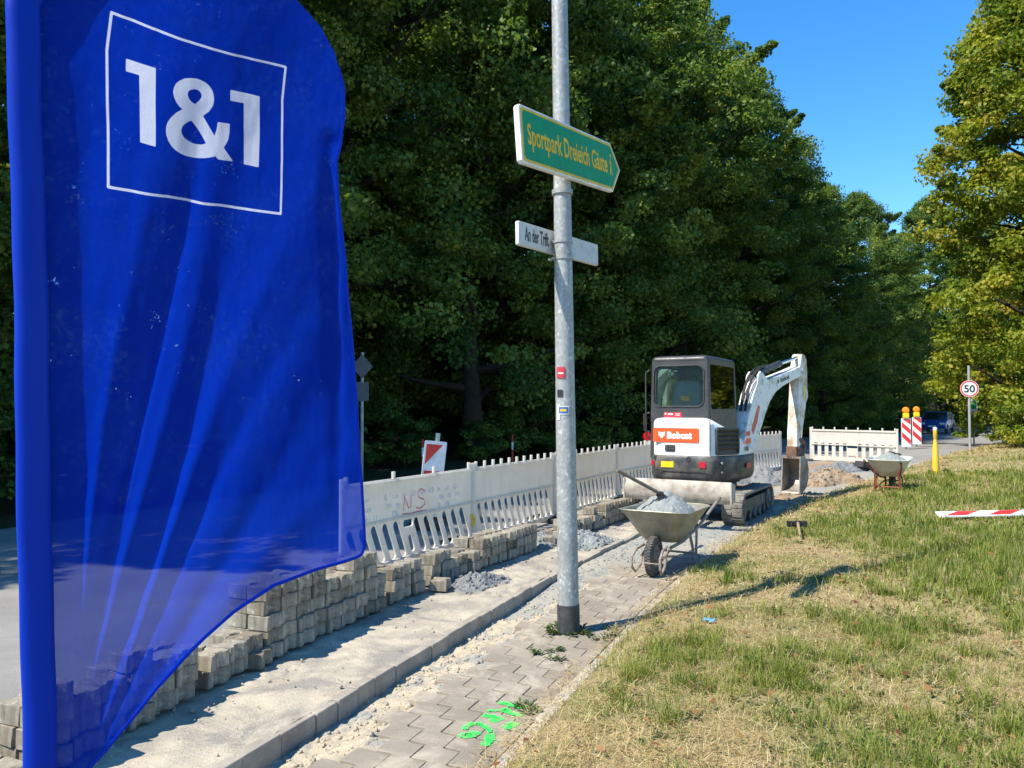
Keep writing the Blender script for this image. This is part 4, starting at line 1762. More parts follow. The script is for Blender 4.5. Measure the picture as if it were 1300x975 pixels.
def fold(u, z):
    """displacement along the flag normal"""
    au, az = anchor
    ang = np.arctan2(u - au, z - az)
    rr = np.hypot(u - au, z - az)
    f = 0
    for a0, w_, amp in ((.05, .03, .010), (.125, .022, -.012), (.175, .02, .028), (.235, .03, -.014), (.30, .028, .012), (.40, .03, -.012), (.47, .035, .010), (.62, .05, .008), (.8, .06, -.008)):
        a1 = a0 + .022 * np.sin(rr * 3.1 + a0 * 20)
        f = f + amp * np.exp(-((ang - a1) / w_) ** 2) * np.clip(rr * 1.6, .1, 1) * np.clip(1.55 - rr * .85, 0.04, 1)
    f = 1.15 * f + .018 * np.sin(u * 5 + z * 1.3) + .008 * np.sin(u * 13 - z * 4.0)
    # crumple at the right edge and fine creases
    f = f + .006 * (fbm(u, z, 6, 3, 2) - .5) + .003 * (fbm(u * 2.2, z, 16, 2, 4) - .5)
    zr = flag_uv(434, 185)[1]
    ur = flag_uv(425, 200)[0]
    f = f + .008 * np.exp(-((u - ur) / .03) ** 2) * np.exp(-((z - zr) / .03) ** 2)
    ue = flag_uv(418, 250)[0] + (zr - z) * .045
    f = f + .022 * np.exp(-((u - ue) / .022) ** 2) * np.clip((zr + .04 - z) * 5, 0, 1) * np.clip(1.2 - (zr - z), 0, 1)
    return f


def z8(pts):
    return np.array([flag_uv(100 + x / 3.25, y / 3.25) for x, y in pts])


amp_out = [(478, 311), (500, 313), (520, 320), (540, 331), (555, 345), (568, 364), (574, 385), (575, 405), (570, 428), (552, 453), (525, 472), (550, 512), (575, 555), (583, 530), (587, 512), (588, 496),
           (637, 505), (635, 540), (630, 570), (622, 588), (612, 603), (630, 632), (648, 662), (590, 652), (579, 638), (560, 643), (535, 647), (510, 648), (490, 647), (462, 640), (440, 630), (418, 614), (400, 595), (387, 572), (380, 550),
           (378, 530), (380, 510), (387, 492), (400, 475), (420, 456), (446, 441), (434, 430), (422, 412), (413, 390), (409, 368), (412, 350), (421, 333), (435, 322), (455, 313)]
amp_h1 = [(495, 358), (508, 362), (518, 372), (523, 384), (522, 394), (512, 408), (495, 422), (482, 411), (473, 398), (468, 382), (470, 368), (480, 360)]
amp_h2 = [(480, 490), (510, 538), (538, 586), (527, 590), (513, 592), (496, 590), (480, 585), (463, 573), (450, 560), (443, 546), (440, 530), (444, 515), (452, 505), (465, 496)]
one_a = [(197, 240), (331, 273), (333, 598), (263, 582), (260, 440), (258, 305), (197, 292)]
one_b = [(642, 362), (754, 394), (752, 540), (750, 688), (688, 675), (690, 550), (692, 420), (641, 408)]
frame_c = [(132, 54), (112, 210), (116, 480), (120, 772), (300, 795), (380, 806), (430, 818), (470, 828), (530, 836), (590, 842), (660, 856), (740, 866), (848, 878), (846, 640), (842, 410), (854, 277), (500, 168), (132, 54)]


def seg_dist(P, poly):
    d2 = np.full(len(P), 1e9)
    n = len(poly)
    for i in range(n - 1):
        a, b = poly[i], poly[i + 1]
        ab = b - a
        t = np.clip(((P - a) @ ab) / (ab @ ab), 0, 1)
        q = P - (a + t[:, None] * ab)
        d2 = np.minimum(d2, (q ** 2).sum(1))
    return np.sqrt(d2)


def poly_sd(P, poly):
    d = seg_dist(P, np.vstack([poly, poly[:1]]))
    ins = np.zeros(len(P), bool)
    n = len(poly)
    for i in range(n):
        a, b = poly[i], poly[(i + 1) % n]
        c = (a[1] > P[:, 1]) != (b[1] > P[:, 1])
        with np.errstate(divide='ignore', invalid='ignore'):
            xx = (b[0] - a[0]) * (P[:, 1] - a[1]) / (b[1] - a[1]) + a[0]
        ins ^= c & (P[:, 0] < xx)
    return np.where(ins, -d, d)


# rows: denser near the hem and in the print
zc_ = flag_uv(464, 707)[1]
rows_z = np.unique(np.concatenate([np.linspace(zbot, zc_ - .12, 120), np.linspace(zc_ - .12, zc_ + .03, 90), np.linspace(zc_ + .03, 2.0, 90), np.linspace(2.0, ztop, 330)]))
nc = 300
A = np.linspace(0, 1, nc)
ruu = np.interp(rows_z, rz_s, ru_s)
lu = left_u(rows_z)
U = lu[:, None] + (np.maximum(ruu - lu, .004))[:, None] * A[None, :]
Z = rows_z[:, None] * np.ones((1, nc))
Dp = fold(U, Z) * np.clip((U - lu[:, None]) / .12, 0.02, 1)
Xw = FX0 + U * FU.x + Dp * FN.x
Yw = FY0 + U * FU.y + Dp * FN.y
Pq = np.stack([U.ravel(), Z.ravel()], -1)
sd = poly_sd(Pq, z8(amp_out))
sd = np.maximum(sd, -poly_sd(Pq, z8(amp_h1)))
sd = np.maximum(sd, -poly_sd(Pq, z8(amp_h2)))
sd = np.minimum(sd, poly_sd(Pq, z8(one_a)))
sd = np.minimum(sd, poly_sd(Pq, z8(one_b)))
sd = np.minimum(sd, seg_dist(Pq, z8(frame_c)) - .0032)
sd = np.clip(sd, -.05, .05)
t_flag = thing('beach_flag', 'large blue cloth advertising flag with a white framed logo, bowed on its pole', 'flag', (FX0 + lf[1][0] * FU.x, FY0 + lf[1][0] * FU.y, 0))
Fo = Vector(t_flag.location)
me = grid_mesh('cloth', Xw - Fo.x, Yw - Fo.y, Z)
a_ = me.attributes.new('print_distance', 'FLOAT', 'POINT')
a_.data.foreach_set('value', sd.astype(np.float32))
link('cloth', me, M['flag'], t_flag)
# hem along the free edge
gg = G()
hp = []
for z in rows_z[::3]:
    u = float(np.interp(z, rz_s, ru_s))
    if z > 2.72:
        continue
    dpt = float(fold(np.array([u]), np.array([z]))[0]) * min(max((u - float(left_u(z))) / .12, .02), 1)
    hp.append(Vector((FX0 + u * FU.x + dpt * FN.x, FY0 + u * FU.y + dpt * FN.y, z)) - Fo)
gg.tube(hp, .0045, 8)
gg.build('hem', M['flag_sleeve'], t_flag)
# sleeve: a flattened tube of cloth round the pole, bending over at the top
gg = G()
rings = []
zs_ = np.linspace(zbot - .12, 2.58, 70)
for z in zs_:
    u = float(left_u(z)) + .0005
    wv = .0015 * math.sin(z * 7) + .0008 * math.sin(z * 23 + 1)
    ring = []
    for k in range(36):
        a = 2 * math.pi * k / 36
        # along flag (FU) wide, across (FN) narrower, pressed against the pole on the outer side
        ru_ = .0315 * (1 + .02 * math.sin(3 * a + z * 4))
        rn_ = .021 * (1 + .05 * math.sin(2 * a + z * 5))
        ring.append(Vector((FX0, FY0, z)) + FU * (u + math.cos(a) * ru_ + wv) + FN * (math.sin(a) * rn_) - Fo)
    rings.append(ring)
# bend over along the curved top
cu0 = float(left_u(2.58)) + .0005
for k in range(1, 20):
    q = k / 19
    u = cu0 + .52 * q ** 1.6
    z = 2.58 + .36 * math.sin(q * 1.45)
    ring = []
    tq = math.atan2(.36 * 1.45 * math.cos(q * 1.45), .52 * 1.6 * max(q, .02) ** .6)
    for m_ in range(36):
        a = 2 * math.pi * m_ / 36
        off = math.cos(a) * .0315
        ring.append(Vector((FX0, FY0, z)) + FU * (u + off * math.sin(tq)) + Vector((0, 0, -off * math.cos(tq))) + FN * (math.sin(a) * .021) - Fo)
    rings.append(ring)
gg.loft(rings, False, False)
gg.build('pole_sleeve', M['flag_sleeve'], t_flag, smooth=60)
gg = G()
lp = Vector((FX0, FY0, 0)) + FU * (lf[1][0] + .0005) - Fo
gg.tube([lp + Vector((0, 0, .02)), lp + Vector((0, 0, zbot)), Vector((FX0, FY0, 2.5)) + FU * (float(left_u(2.5)) + .0005) - Fo], [.016, .015, .01], 10)
gg.build('pole', M['galv'], t_flag)
gg = G()
gg.box((lp.x, lp.y, .02), (.5, .06, .03))
gg.box((lp.x, lp.y, .022), (.06, .5, .028))
gg.build('cross_foot', M['galv'], t_flag)


# ------------------------------------------------------------------ mini excavator
EC = Vector((3.16, 12.27, 0))
EH = R(31)
ex = thing('mini_excavator', 'white and grey mini digger with orange logo panel, parked on the dug up path', 'digger', EC, -EH)
# tracks
def track(sx):
    Lh, r_, w_ = .78, .235, .30
    path = []
    for k in range(13):
        a = -math.pi / 2 + math.pi * k / 12
        path.append((Lh + r_ * math.cos(a), .24 + r_ * math.sin(a)))
    for k in range(13):
        a = math.pi / 2 + math.pi * k / 12
        path.append((-Lh + r_ * math.cos(a), .24 + r_ * math.sin(a)))
    g = G()
    n = len(path)
    xi, xo = sx - w_ / 2, sx + w_ / 2
    inner = [(y * .93 if abs(y) > Lh else y, .24 + (z - .24) * .84) for y, z in path]
    rings = [[(xi, y, z) for y, z in path], [(xo, y, z) for y, z in path], [(xo, y, z) for y, z in inner], [(xi, y, z) for y, z in inner]]
    g.loft(rings + [rings[0]], False, False)
    # lugs
    per = []
    tot = 0
    for i in range(n):
        p, q = Vector((0, *path[i])), Vector((0, *path[(i + 1) % n]))
        per.append((tot, p, q))
        tot += (q - p).length
    nl = 44
    for k in range(nl):
        u = tot * k / nl
        for t0, p, q in per:
            l = (q - p).length
            if t0 <= u < t0 + l:
                c = p + (q - p) * ((u - t0) / l)
                tt = (q - p).normalized()
                nn = Vector((0, tt.z, -tt.y))
                if nn.dot(c - Vector((0, max(min(c.y, Lh), -Lh), .24))) < 0:
                    nn = -nn
                mm = frame_mat(c + Vector((sx, 0, 0)), (1, 0, 0), tt)
                g.box((-.075, .012 * (1 if k % 2 else -1), 0), (.14, .05, .02), mm)
                g.box((.075, -.012 * (1 if k % 2 else -1), 0), (.14, .05, .02), mm)
                break
    o = g.build('track', M['rubber'], ex, .006, seg=1)
    g = G()
    g.prism([(sx - .1, y, z) for y, z in ((-.72, .14), (.72, .14), (.78, .22), (.6, .36), (-.6, .36), (-.78, .22))], (.2, 0, 0))
    for yy in (-.45, -.15, .15, .45):
        g.tube([(sx - .13, yy, .12), (sx + .13, yy, .12)], .07, 14)
    for yy in (-.78, .78):
        g.tube([(sx - .12, yy, .24), (sx + .12, yy, .24)], .17, 18)
        g.tube([(sx - .135, yy, .24), (sx + .135, yy, .24)], .07, 14)
    g.build('track_frame', M['body_grey'], o, .008)
    return o


track(-.60)
track(.60)
g = G()
g.box((0, 0, .34), (.9, .9, .24))
g.lathe([(.40, .46), (.40, .56), (.36, .56), (.36, .61)], 32)
g.build('chassis', M['body_grey'], ex, .02)
# dozer blade with curved section
g = G()
prof = [(-1.62, .40), (-1.66, .45), (-1.685, .52), (-1.685, .60), (-1.67, .66), (-1.645, .705)]
bk = [(y + .03, z) for y, z in prof[::-1]]
sec = [(y - .0, z) for y, z in prof] + bk
g.prism([(-.77, y, z) for y, z in sec], (1.54, 0, 0))
for x in (-.775, .775):
    g.prism([(x - .012, -1.69, .40), (x - .012, -1.69, .71), (x - .012, -1.5, .66), (x - .012, -1.5, .44)], (.024, 0, 0))
for x in (-.35, .35):
    g.prism([(x - .05, -1.62, .48), (x - .05, -1.62, .60), (x - .05, -.4, .42), (x - .05, -.4, .30)], (.1, 0, 0))
g.tube([(0, -1.6, .58), (0, -.9, .46)], .045, 12)
g.build('dozer_blade', M['steel_dirty'], ex, .006)

# house
OUT = [(-.68, .5), (-.68, -.2), (-.68, -.74), (-.655, -.85), (-.60, -.93), (-.52, -.98), (-.42, -1.0), (-.1, -1.0), (.2, -1.0), (.28, -.985), (.33, -.93), (.45, -.68), (.55, -.46), (.595, -.36), (.615, -.22), (.62, .1), (.60, .3), (.5, .5)]


def outl(k, z, sc=1.0):
    return [(x * sc, y * sc, z) for x, y in OUT]


def inset(pts, d):
    cx, cy = -.03, -.25
    r_ = []
    for x, y in pts:
        l = math.hypot(x - cx, y - cy)
        r_.append((x - (x - cx) / l * d, y - (y - cy) / l * d))
    return r_


g = G()
rings = []
for z, d in ((.62, .07), (.64, .03), (.70, .0), (.92, -.012), (.985, -.012), (1.0, .0), (1.004, .02)):
    rings.append([(x, y, z) for x, y in inset(OUT, d)])
g.loft(rings)
cw = g.build('counterweight', M['body_grey'], ex, smooth=40)


def ztop_cover(x, y):
    return 1.57 - .30 * max(0, (x - .24) / .38) ** 1.4 - .12 * max(0, (y + .45) / .55) * (x > .3)


g = G()
rings = []
for dz, d in ((None, .012), (-.09, .010), (-.045, .022), (-.015, .05), (0, .11)):
    ring = []
    for (x, y), (x0, y0) in zip(inset(OUT, d), OUT):
        zt = ztop_cover(x0, y0)
        ring.append((x, y, 1.006 if dz is None else zt + dz))
    rings.append(ring)
g.loft(rings)
g.build('engine_cover', M['white_paint'], ex, smooth=40)
# seam between rear door and side cover
g = G()
g.box((.285, -.982, 1.28), (.008, .02, .53))
g.build('cover_seam', M['black'], ex)


def rear_plate(name, x0, x1, z0, z1, mat, y=-.992, r=.02, dep=.008, parent=ex):
    v, f = fill2d([rrect(x0, z0, x1, z1, r, 3)], dep, .001)
    g = G()
    g.add(v, f, Matrix.Translation((0, y, 0)) @ XZ)
    return g.build(name, mat, parent)


lp_ = rear_plate('logo_panel', -.585, .125, 1.20, 1.415, M['orange'], -.993, .025, .012)
g = G()
v, f = text_fit('Bobcat', .385, .092, .0085, .002)
g.add(v, f, Matrix.Translation((-.365, -1.0005, 1.262)) @ XZ)
# cat head emblem
cat = [(0, .10), (.02, .085), (.045, .088), (.07, .085), (.09, .10), (.085, .06), (.09, .04), (.07, .035), (.055, .005), (.035, .005), (.02, .035), (0, .04), (.005, .06)]
v, f = fill2d([[(-.50 + x * 1.15, 1.255 + z * 1.1) for x, z in cat], rrect(-.47, 1.305, -.455, 1.315, .003, 1), rrect(-.43, 1.305, -.415, 1.315, .003, 1)], .002)
g.add(v, f, Matrix.Translation((0, -1.0005, 0)) @ XZ)
g.build('logo_lettering', M['decal_white'], lp_, smooth=0)
rear_plate('latch', -.40, -.24, 1.06, 1.165, M['body_grey'], -.992, .02, .014)
lt = rear_plate('latch_handle', -.36, -.265, 1.08, 1.105, M['black'], -1.0, .008, .012)
lt2 = rear_plate('latch_slot', -.36, -.265, 1.12, 1.145, M['black'], -1.0, .008, .004)
# counterweight details
YC = -1.013
rear_plate('number_plate', -.455, -.26, .825, .915, M['yellow'], YC, .006, .008)
rear_plate('reflector', .13, .225, .835, .925, M['lens_red'], YC, .02, .012)
o = rear_plate('reflector', -.63, -.585, .84, .92, M['lens_red'], -.955, .015, .012)
for x, z, r_ in ((-.03, .955, .042), (-.56, .965, .03), (-.565, .745, .05)):
    g = G()
    g.tube([(x, -.96 if x > -.5 else -.93, z), (x, YC - .006 if x > -.5 else -.985, z)], r_, 18)
    g.build('lifting_eye', M['black'], ex)
g = G()
g.box((-.1, YC, .77), (.75, .008, .008))
g.build('bumper_groove', M['black'], ex)
# side vent on the chamfer
A_ = Vector((.335, -.915, 0))
B_ = Vector((.555, -.445, 0))
vm = frame_mat(A_ + Vector((.012, -.006, 0)), (B_ - A_), (0, 0, 1))
Lc = (B_ - A_).length
g = G()
v, f = fill2d([rrect(.01, 1.02, Lc - .0, 1.43, .05, 4), rrect(.04, 1.05, Lc - .03, 1.40, .03, 3)], .03, .003)
g.add(v, f, vm)
g.add([(.035, 1.045, -.008), (Lc - .025, 1.045, -.008), (Lc - .025, 1.405, -.008), (.035, 1.405, -.008)], [(0, 1, 2, 3)], vm)
vg = g.build('vent_frame', M['cab_grey'], ex)
g = G()
for k in range(5):
    z = 1.09 + k * .065
    g.prism([(.04, z, -.003), (.04, z + .045, .022), (.04, z + .055, .018), (.04, z + .012, -.006)], (Lc - .07, 0, 0), vm)
g.build('vent_louvres', M['black'], vg)
# decals on the right side
sm = frame_mat(Vector((.618, -.36, 0)), Vector((.012, .4, 0)), (0, 0, 1))
for (x0, x1, z0, z1, mt, nm) in ((.06, .30, 1.29, 1.36, 'decal_red', 'side_decal'), (.06, .34, 1.17, 1.25, 'orange', 'side_decal'), (.1, .2, 1.06, 1.13, 'sign_black', 'side_decal')):
    v, f = fill2d([rrect(x0, z0, x1, z1, .008, 2)], .004)
    g = G()
    g.add(v, f, Matrix.Translation((.008, 0, 0)) @ sm)
    g.build(nm, M[mt], ex)
v, f = fill2d([rrect(.05, .80, .28, .88, .008, 2)], .004)
g = G()
g.add(v, f, Matrix.Translation((.022, 0, 0)) @ sm)
g.build('side_decal', M['decal_red'], ex)
for z in (.76, .9):
    g = G()
    g.lathe([(.022, 0), (.022, .012), (.012, .018)], 12, vm @ Matrix.Translation((.12, z, .012)))
    g.build('bolt', M['steel_bare'], ex)

# cab
CX0, CX1, CY0, CY1, CZ0, CZ1 = -.665, .245, -.90, .66, 1.50, 2.50


def cab_sec(z):
    """plan section of the cab, slightly tapering upwards"""
    k = (z - 1.5) / 1.0
    return CX0 + .02 * k, CX1 - .025 * k, CY0 + .03 * k, CY1 - .04 * k


g = G()
# corner pillars
pil = {}
for nm, ix, iy in (('rl', 0, 2), ('rr', 1, 2), ('fl', 0, 3), ('fr', 1, 3)):
    for z0, z1 in ((.95, 2.46),):
        a, b = cab_sec(z0), cab_sec(z1)
        wx_, wy_ = .075, .085
        def ringp(c, z):
            x, y = c[ix], c[iy]
            sxx = 1 if ix == 0 else -1
            syy = 1 if iy == 2 else -1
            r_ = .035
            return [(x, y + syy * r_, z), (x + sxx * r_ * .3, y + syy * r_ * .3, z), (x + sxx * r_, y, z), (x + sxx * wx_, y, z), (x + sxx * wx_, y + syy * wy_, z), (x, y + syy * wy_, z)]
        g.loft([ringp(a, z0), ringp(b, z1)])
g.build('cab_frame', M['cab_grey'], ex, smooth=30)
# rear wall with rounded window
a = cab_sec(1.5)
g = G()
v, f = fill2d([[(CX0 + .005, 1.50), (CX1 - .005, 1.50), (CX1 - .03, 2.44), (CX0 + .025, 2.44)], rrect(CX0 + .06, 1.74, CX1 - .08, 2.35, .1, 6)], .05, .006)
rearM = Matrix.Translation((0, CY0 + .02, 0)) @ Matrix.Rotation(-.03, 4, 'X') @ XZ
rearM = frame_mat(Vector((0, CY0 + .018, 0)) + Vector((0, -.045, 0)), (1, 0, 0), (0, .03, 1))
g.add(v, f, rearM)
rw = g.build('rear_wall', M['cab_grey'], ex)
g = G()
v, f = fill2d([rrect(CX0 + .045, 1.725, CX1 - .065, 2.365, .11, 6), rrect(CX0 + .065, 1.745, CX1 - .085, 2.345, .095, 6)], .02, .004)
g.add(v, f, rearM @ Matrix.Translation((0, 0, .028)))
g.build('window_seal', M['black'], rw)
g = G()
v, f = fill2d([rrect(CX0 + .05, 1.73, CX1 - .07, 2.36, .1, 6)], .006)
g.add(v, f, rearM @ Matrix.Translation((0, 0, .012)))
g.build('rear_window', M['glass'], ex)
v, f = fill2d([rrect(CX0 + .22, 1.575, CX0 + .50, 1.65, .006, 2)], .004)
g = G()
g.add(v, f, rearM @ Matrix.Translation((0, 0, .029)))
dk = g.build('cab_decal', M['decal_red'], ex)
g = G()
for (x0, x1, z0, z1) in ((.235, .26, 1.615, 1.64), (.285, .365, 1.612, 1.632), (.40, .47, 1.62, 1.63), (.40, .47, 1.6, 1.606)):
    v, f = fill2d([rrect(CX0 + x0, z0, CX0 + x1, z1, .003, 1)], .002)
    g.add(v, f, rearM @ Matrix.Translation((0, 0, .0325)))
g.build('decal_lettering', M['decal_white'], dk)
# right side wall
rs_x = CX1 - .02
rm = frame_mat(Vector((CX1 - .012, 0, 0)) + Vector((.0375, 0, 0)), (0, 1, 0), (-.025, 0, 1))
g = G()
v, f = fill2d([[(CY0 + .06, 1.10), (CY1 - .01, 1.10), (CY1 - .05, 2.44), (CY0 + .08, 2.44)], rrect(CY0 + .12, 1.70, CY1 - .1, 2.37, .06, 5)], .04, .006)
g.add(v, f, rm)
g.build('side_wall', M['cab_grey'], ex)
g = G()
v, f = fill2d([rrect(CY0 + .11, 1.69, CY1 - .09, 2.38, .06, 5)], .006)
g.add(v, f, rm @ Matrix.Translation((0, 0, .008)))
g.build('side_window', M['glass_dark'], ex)
# left door with glass
lm = frame_mat(Vector((CX0 + .012 - .0375, 0, 0)), (0, 1, 0), (.02, 0, 1))
g = G()
v, f = fill2d([[(CY0 + .06, 1.0), (CY1 - .01, 1.0), (CY1 - .05, 2.44), (CY0 + .08, 2.44)], rrect(CY0 + .12, 1.45, CY1 - .1, 2.37, .06, 5)], .04, .006)
g.add(v, f, lm)
g.build('door', M['cab_grey'], ex)
g = G()
v, f = fill2d([rrect(CY0 + .11, 1.44, CY1 - .09, 2.38, .06, 5)], .006)
g.add(v, f, lm)
g.build('door_window', M['glass_dark'], ex)
# windscreen and its frame
fm = frame_mat(Vector((0, CY1 - .0, 0)) + Vector((0, .05, 0)), (1, 0, 0), (0, -.04, 1))
g = G()
v, f = fill2d([[(CX0 + .01, 1.1), (CX1 - .01, 1.1), (CX1 - .03, 2.44), (CX0 + .03, 2.44)], rrect(CX0 + .07, 1.25, CX1 - .07, 2.37, .05, 5)], .03, .005)
g.add(v, f, fm)
g.build('windscreen_frame', M['cab_grey'], ex)
g = G()
v, f = fill2d([rrect(CX0 + .06, 1.24, CX1 - .06, 2.38, .05, 5)], .006)
g.add(v, f, fm)
g.build('windscreen', M['glass_dark'], ex)
# roof
b = cab_sec(2.45)
g = G()
rings = []
for z, d in ((2.405, .0), (2.43, -.012), (2.47, -.008), (2.495, .02), (2.508, .07), (2.515, .2)):
    rings.append([(x, y, z) for x, y in rrect(b[0] + d, b[2] + d, b[1] - d, b[3] - d, max(.07 - d * .1, .03), 6)])
g.loft(rings)
g.build('roof', M['cab_grey'], ex, smooth=50)
# grab handle and mirror, seat, controls
g = G()
g.tube([(-.70, -.84, 1.25), (-.75, -.86, 1.3), (-.75, -.86, 2.25), (-.70, -.84, 2.3)], .014, 8)
g.tube([(-.70, -.84, 1.35), (-.78, -.86, 1.37), (-.78, -.86, 1.62), (-.70, -.84, 1.64)], .012, 8)
g.build('grab_rail', M['black'], ex)
g = G()
v, f = fill2d([rrect(-.23, 0, .23, .52, .1, 5)], .12, .03)
g.add(v, f, Matrix.Translation((-.22, -.5, 1.62)) @ Matrix.Rotation(-.1, 4, 'X') @ XZ)
g.box((-.22, -.28, 1.5), (.48, .5, .14))
st_ = g.build('seat', M['seat'], ex, .02)
g = G()
v, f = fill2d([rrect(-.07, .2, .07, .28, .02, 3)], .01)
g.add(v, f, Matrix.Translation((-.22, -.572, 1.62)) @ XZ)
g.build('seat_label', M['amber'], st_)
g = G()
for x in (-.5, .06):
    g.tube([(x, -.1, 1.4), (x, -.02, 1.8), (x, .0, 1.86)], [.02, .012, .02], 8)
g.build('control_lever', M['black'], ex)
# front parts: floor and skirt under the cab
g = G()
g.box((-.15, .25, 1.0), (1.0, .6, .12))
g.build('floor_plate', M['body_grey'], ex, .02)

# boom group (swung a little to the right of the house)
BR = Vector((.20, .72, 0))
BA = R(10.5)
bt = Matrix.Translation(BR) @ Matrix.Rotation(-BA, 4, 'Z')


def sq(z):
    return z if z < 1.0 else 1.0 + (z - 1.0) * .885


def plate(poly, w, x=0, bev=.01):
    """side profile (t, z) with thickness w across"""
    v, f = fill2d([[(a_, sq(b_)) for a_, b_ in poly]], w, bev)
    m = bt @ Matrix.Translation((x, 0, 0)) @ Matrix(((0, 0, 1, 0), (1, 0, 0, 0), (0, 1, 0, 0), (0, 0, 0, 1)))
    return v, f, m


def bp(t, z, x=0):
    return bt @ Vector((x, t, sq(z)))


g = G()
v, f, m = plate([(-.35, .6), (.2, .55), (.3, .75), (.2, 1.0), (0, 1.05), (-.35, .95)], .32)
g.add(v, f, m)
g.tube([bp(-.05, .5), bp(-.05, 1.1)], .09, 14)
g.build('swing_bracket', M['body_grey'], ex)
g = G()
boom = [(0.02, .72), (.0, .9), (.14, 1.3), (.30, 1.72), (.46, 2.05), (.62, 2.26), (.75, 2.36), (.88, 2.37), (1.1, 2.37), (1.6, 2.47), (2.2, 2.6), (2.56, 2.69), (2.68, 2.67), (2.71, 2.58), (2.64, 2.49), (2.2, 2.38), (1.7, 2.24), (1.4, 2.12), (1.15, 1.93),
        (.95, 1.68), (.75, 1.38), (.52, 1.05), (.30, .76), (.16, .66)]
v, f, m = plate(boom, .23)
g.add(v, f, m)
for x in (-.095, .095):          # lugs at the knee carrying the arm cylinder
    v, f, m = plate([(.62, 2.2), (.68, 2.44), (.78, 2.52), (.88, 2.48), (1.1, 2.35)], .03, x, .004)
    g.add(v, f, m)
bo = g.build('boom', M['boom_white'], ex, smooth=40)
g = G()
v, f = text_fit('Bobcat', .42, .075, .004, .002)
tm_ = Matrix(((0, 0, 1, 0), (1, 0, 0, 0), (0, 1, 0, 0), (0, 0, 0, 1)))
rot_t = Matrix.Rotation(math.atan2(.22, .95), 4, 'Z')
g.add(v, f, bt @ Matrix.Translation((.1168, 0, 0)) @ tm_ @ Matrix.Translation((1.62, 2.325 - .152, 0)) @ Matrix.Rotation(math.atan2(.195, .95), 4, 'Z'))
v, f = fill2d([[(1.47 + x * .9, 2.14 + z * .9) for x, z in cat]], .002)
g.add(v, f, bt @ Matrix.Translation((.1168, 0, 0)) @ tm_)
g.build('boom_lettering', M['sign_black'], bo, smooth=0)
g = G()
v, f, m = plate([(.44, 1.30), (.60, 1.52), (.72, 1.83), (.64, 1.86), (.50, 1.62), (.37, 1.38)], .003, .1175, 0)
g.add(v, f, m)
g.build('boom_decal', M['decal_red'], bo, smooth=0)
# boom cylinder (under), arm cylinder (above), bucket cylinder
g = G()
g.tube([bp(.28, .68), bp(.78, 1.42)], .062, 14)
g.build('boom_cylinder', M['black'], ex)
g = G()
g.tube([bp(.78, 1.42), bp(1.02, 1.80)], .032, 12)
g.build('cylinder_rod', M['chrome'], ex)
g = G()
g.tube([bp(.80, 2.46), bp(.95, 2.50), bp(1.85, 2.72)], [.05, .06, .06], 14)
g.build('arm_cylinder', M['cab_grey'], ex)
g = G()
g.tube([bp(1.85, 2.72), bp(2.75, 2.90)], .032, 12)
g.build('cylinder_rod', M['chrome'], ex)
g = G()
for k, (dx, dz) in enumerate(((-.05, .0), (-.02, .03), (.03, .02), (.06, .05))):
    g.tube([bp(.28, 1.75, dx), bp(.42, 2.12 + dz, dx), bp(.62, 2.42 + dz, dx), bp(.85, 2.56 + dz, dx), bp(1.15, 2.60 + dz, dx * .7)], .014, 8)
g.build('hydraulic_hoses', M['black'], ex)
g = G()
arm = [(2.68, 2.92), (2.74, 2.97), (2.84, 2.96), (2.93, 2.86), (2.97, 2.6), (2.97, 2.3), (2.92, 2.0), (2.8, 1.6), (2.62, 1.15), (2.55, .95), (2.47, .9), (2.40, .94), (2.42, 1.3), (2.48, 1.75), (2.53, 2.2), (2.57, 2.5), (2.62, 2.75)]
v, f, m = plate(arm, .19)
g.add(v, f, m)
g.tube([bp(2.65, 2.58, -.135), bp(2.65, 2.58, .135)], .05, 14)
for x in (-.06, .06):
    v, f, m = plate([(2.9, 2.25), (3.03, 2.2), (3.05, 2.05), (2.98, 1.95), (2.86, 1.9)], .025, x, .003)
    g.add(v, f, m)
ar = g.build('arm', M['arm_white'], ex, smooth=40)
g = G()
v, f, m = plate([(2.78, 2.28), (2.86, 2.28), (2.84, 2.0), (2.77, 2.0)], .003, .0975, 0)
g.add(v, f, m)
g.build('arm_decal', M['yellow'], ar, smooth=0)
g = G()
g.tube([bp(3.0, 2.08), bp(2.92, 1.55)], .045, 12)
g.build('bucket_cylinder', M['black'], ex)
g = G()
g.tube([bp(2.92, 1.55), bp(2.80, 1.0)], .024, 10)
g.build('cylinder_rod', M['chrome'], ex)
g = G()
for x in (-.1, .1):
    v, f, m = plate([(2.52, 1.12), (2.58, 1.16), (2.85, 1.04), (2.82, .97), (2.56, 1.06)], .025, x, .003)
    g.add(v, f, m)
    v, f, m = plate([(2.80, 1.04), (2.87, 1.0), (2.78, .78), (2.70, .80)], .025, x * .85, .003)
    g.add(v, f, m)
g.build('bucket_linkage', M['rusty'], ex)
g = G()
v, f, m = plate([(2.36, .98), (2.56, .98), (2.80, .86), (2.78, .76), (2.36, .76)], .20)
g.add(v, f, m)
g.tube([bp(2.47, .93, -.12), bp(2.47, .93, .12)], .04, 12)
g.build('quick_coupler', M['rusty'], ex)
g = G()
bk_ = [(2.36, .79), (2.58, .79), (2.70, .70), (2.76, .54), (2.74, .36), (2.65, .21), (2.50, .13), (2.28, .11)]
bi_ = [(2.29, .135), (2.49, .16), (2.625, .235), (2.705, .37), (2.725, .53), (2.675, .67), (2.57, .755), (2.36, .755)]
shell = bk_ + bi_
n = len(shell)
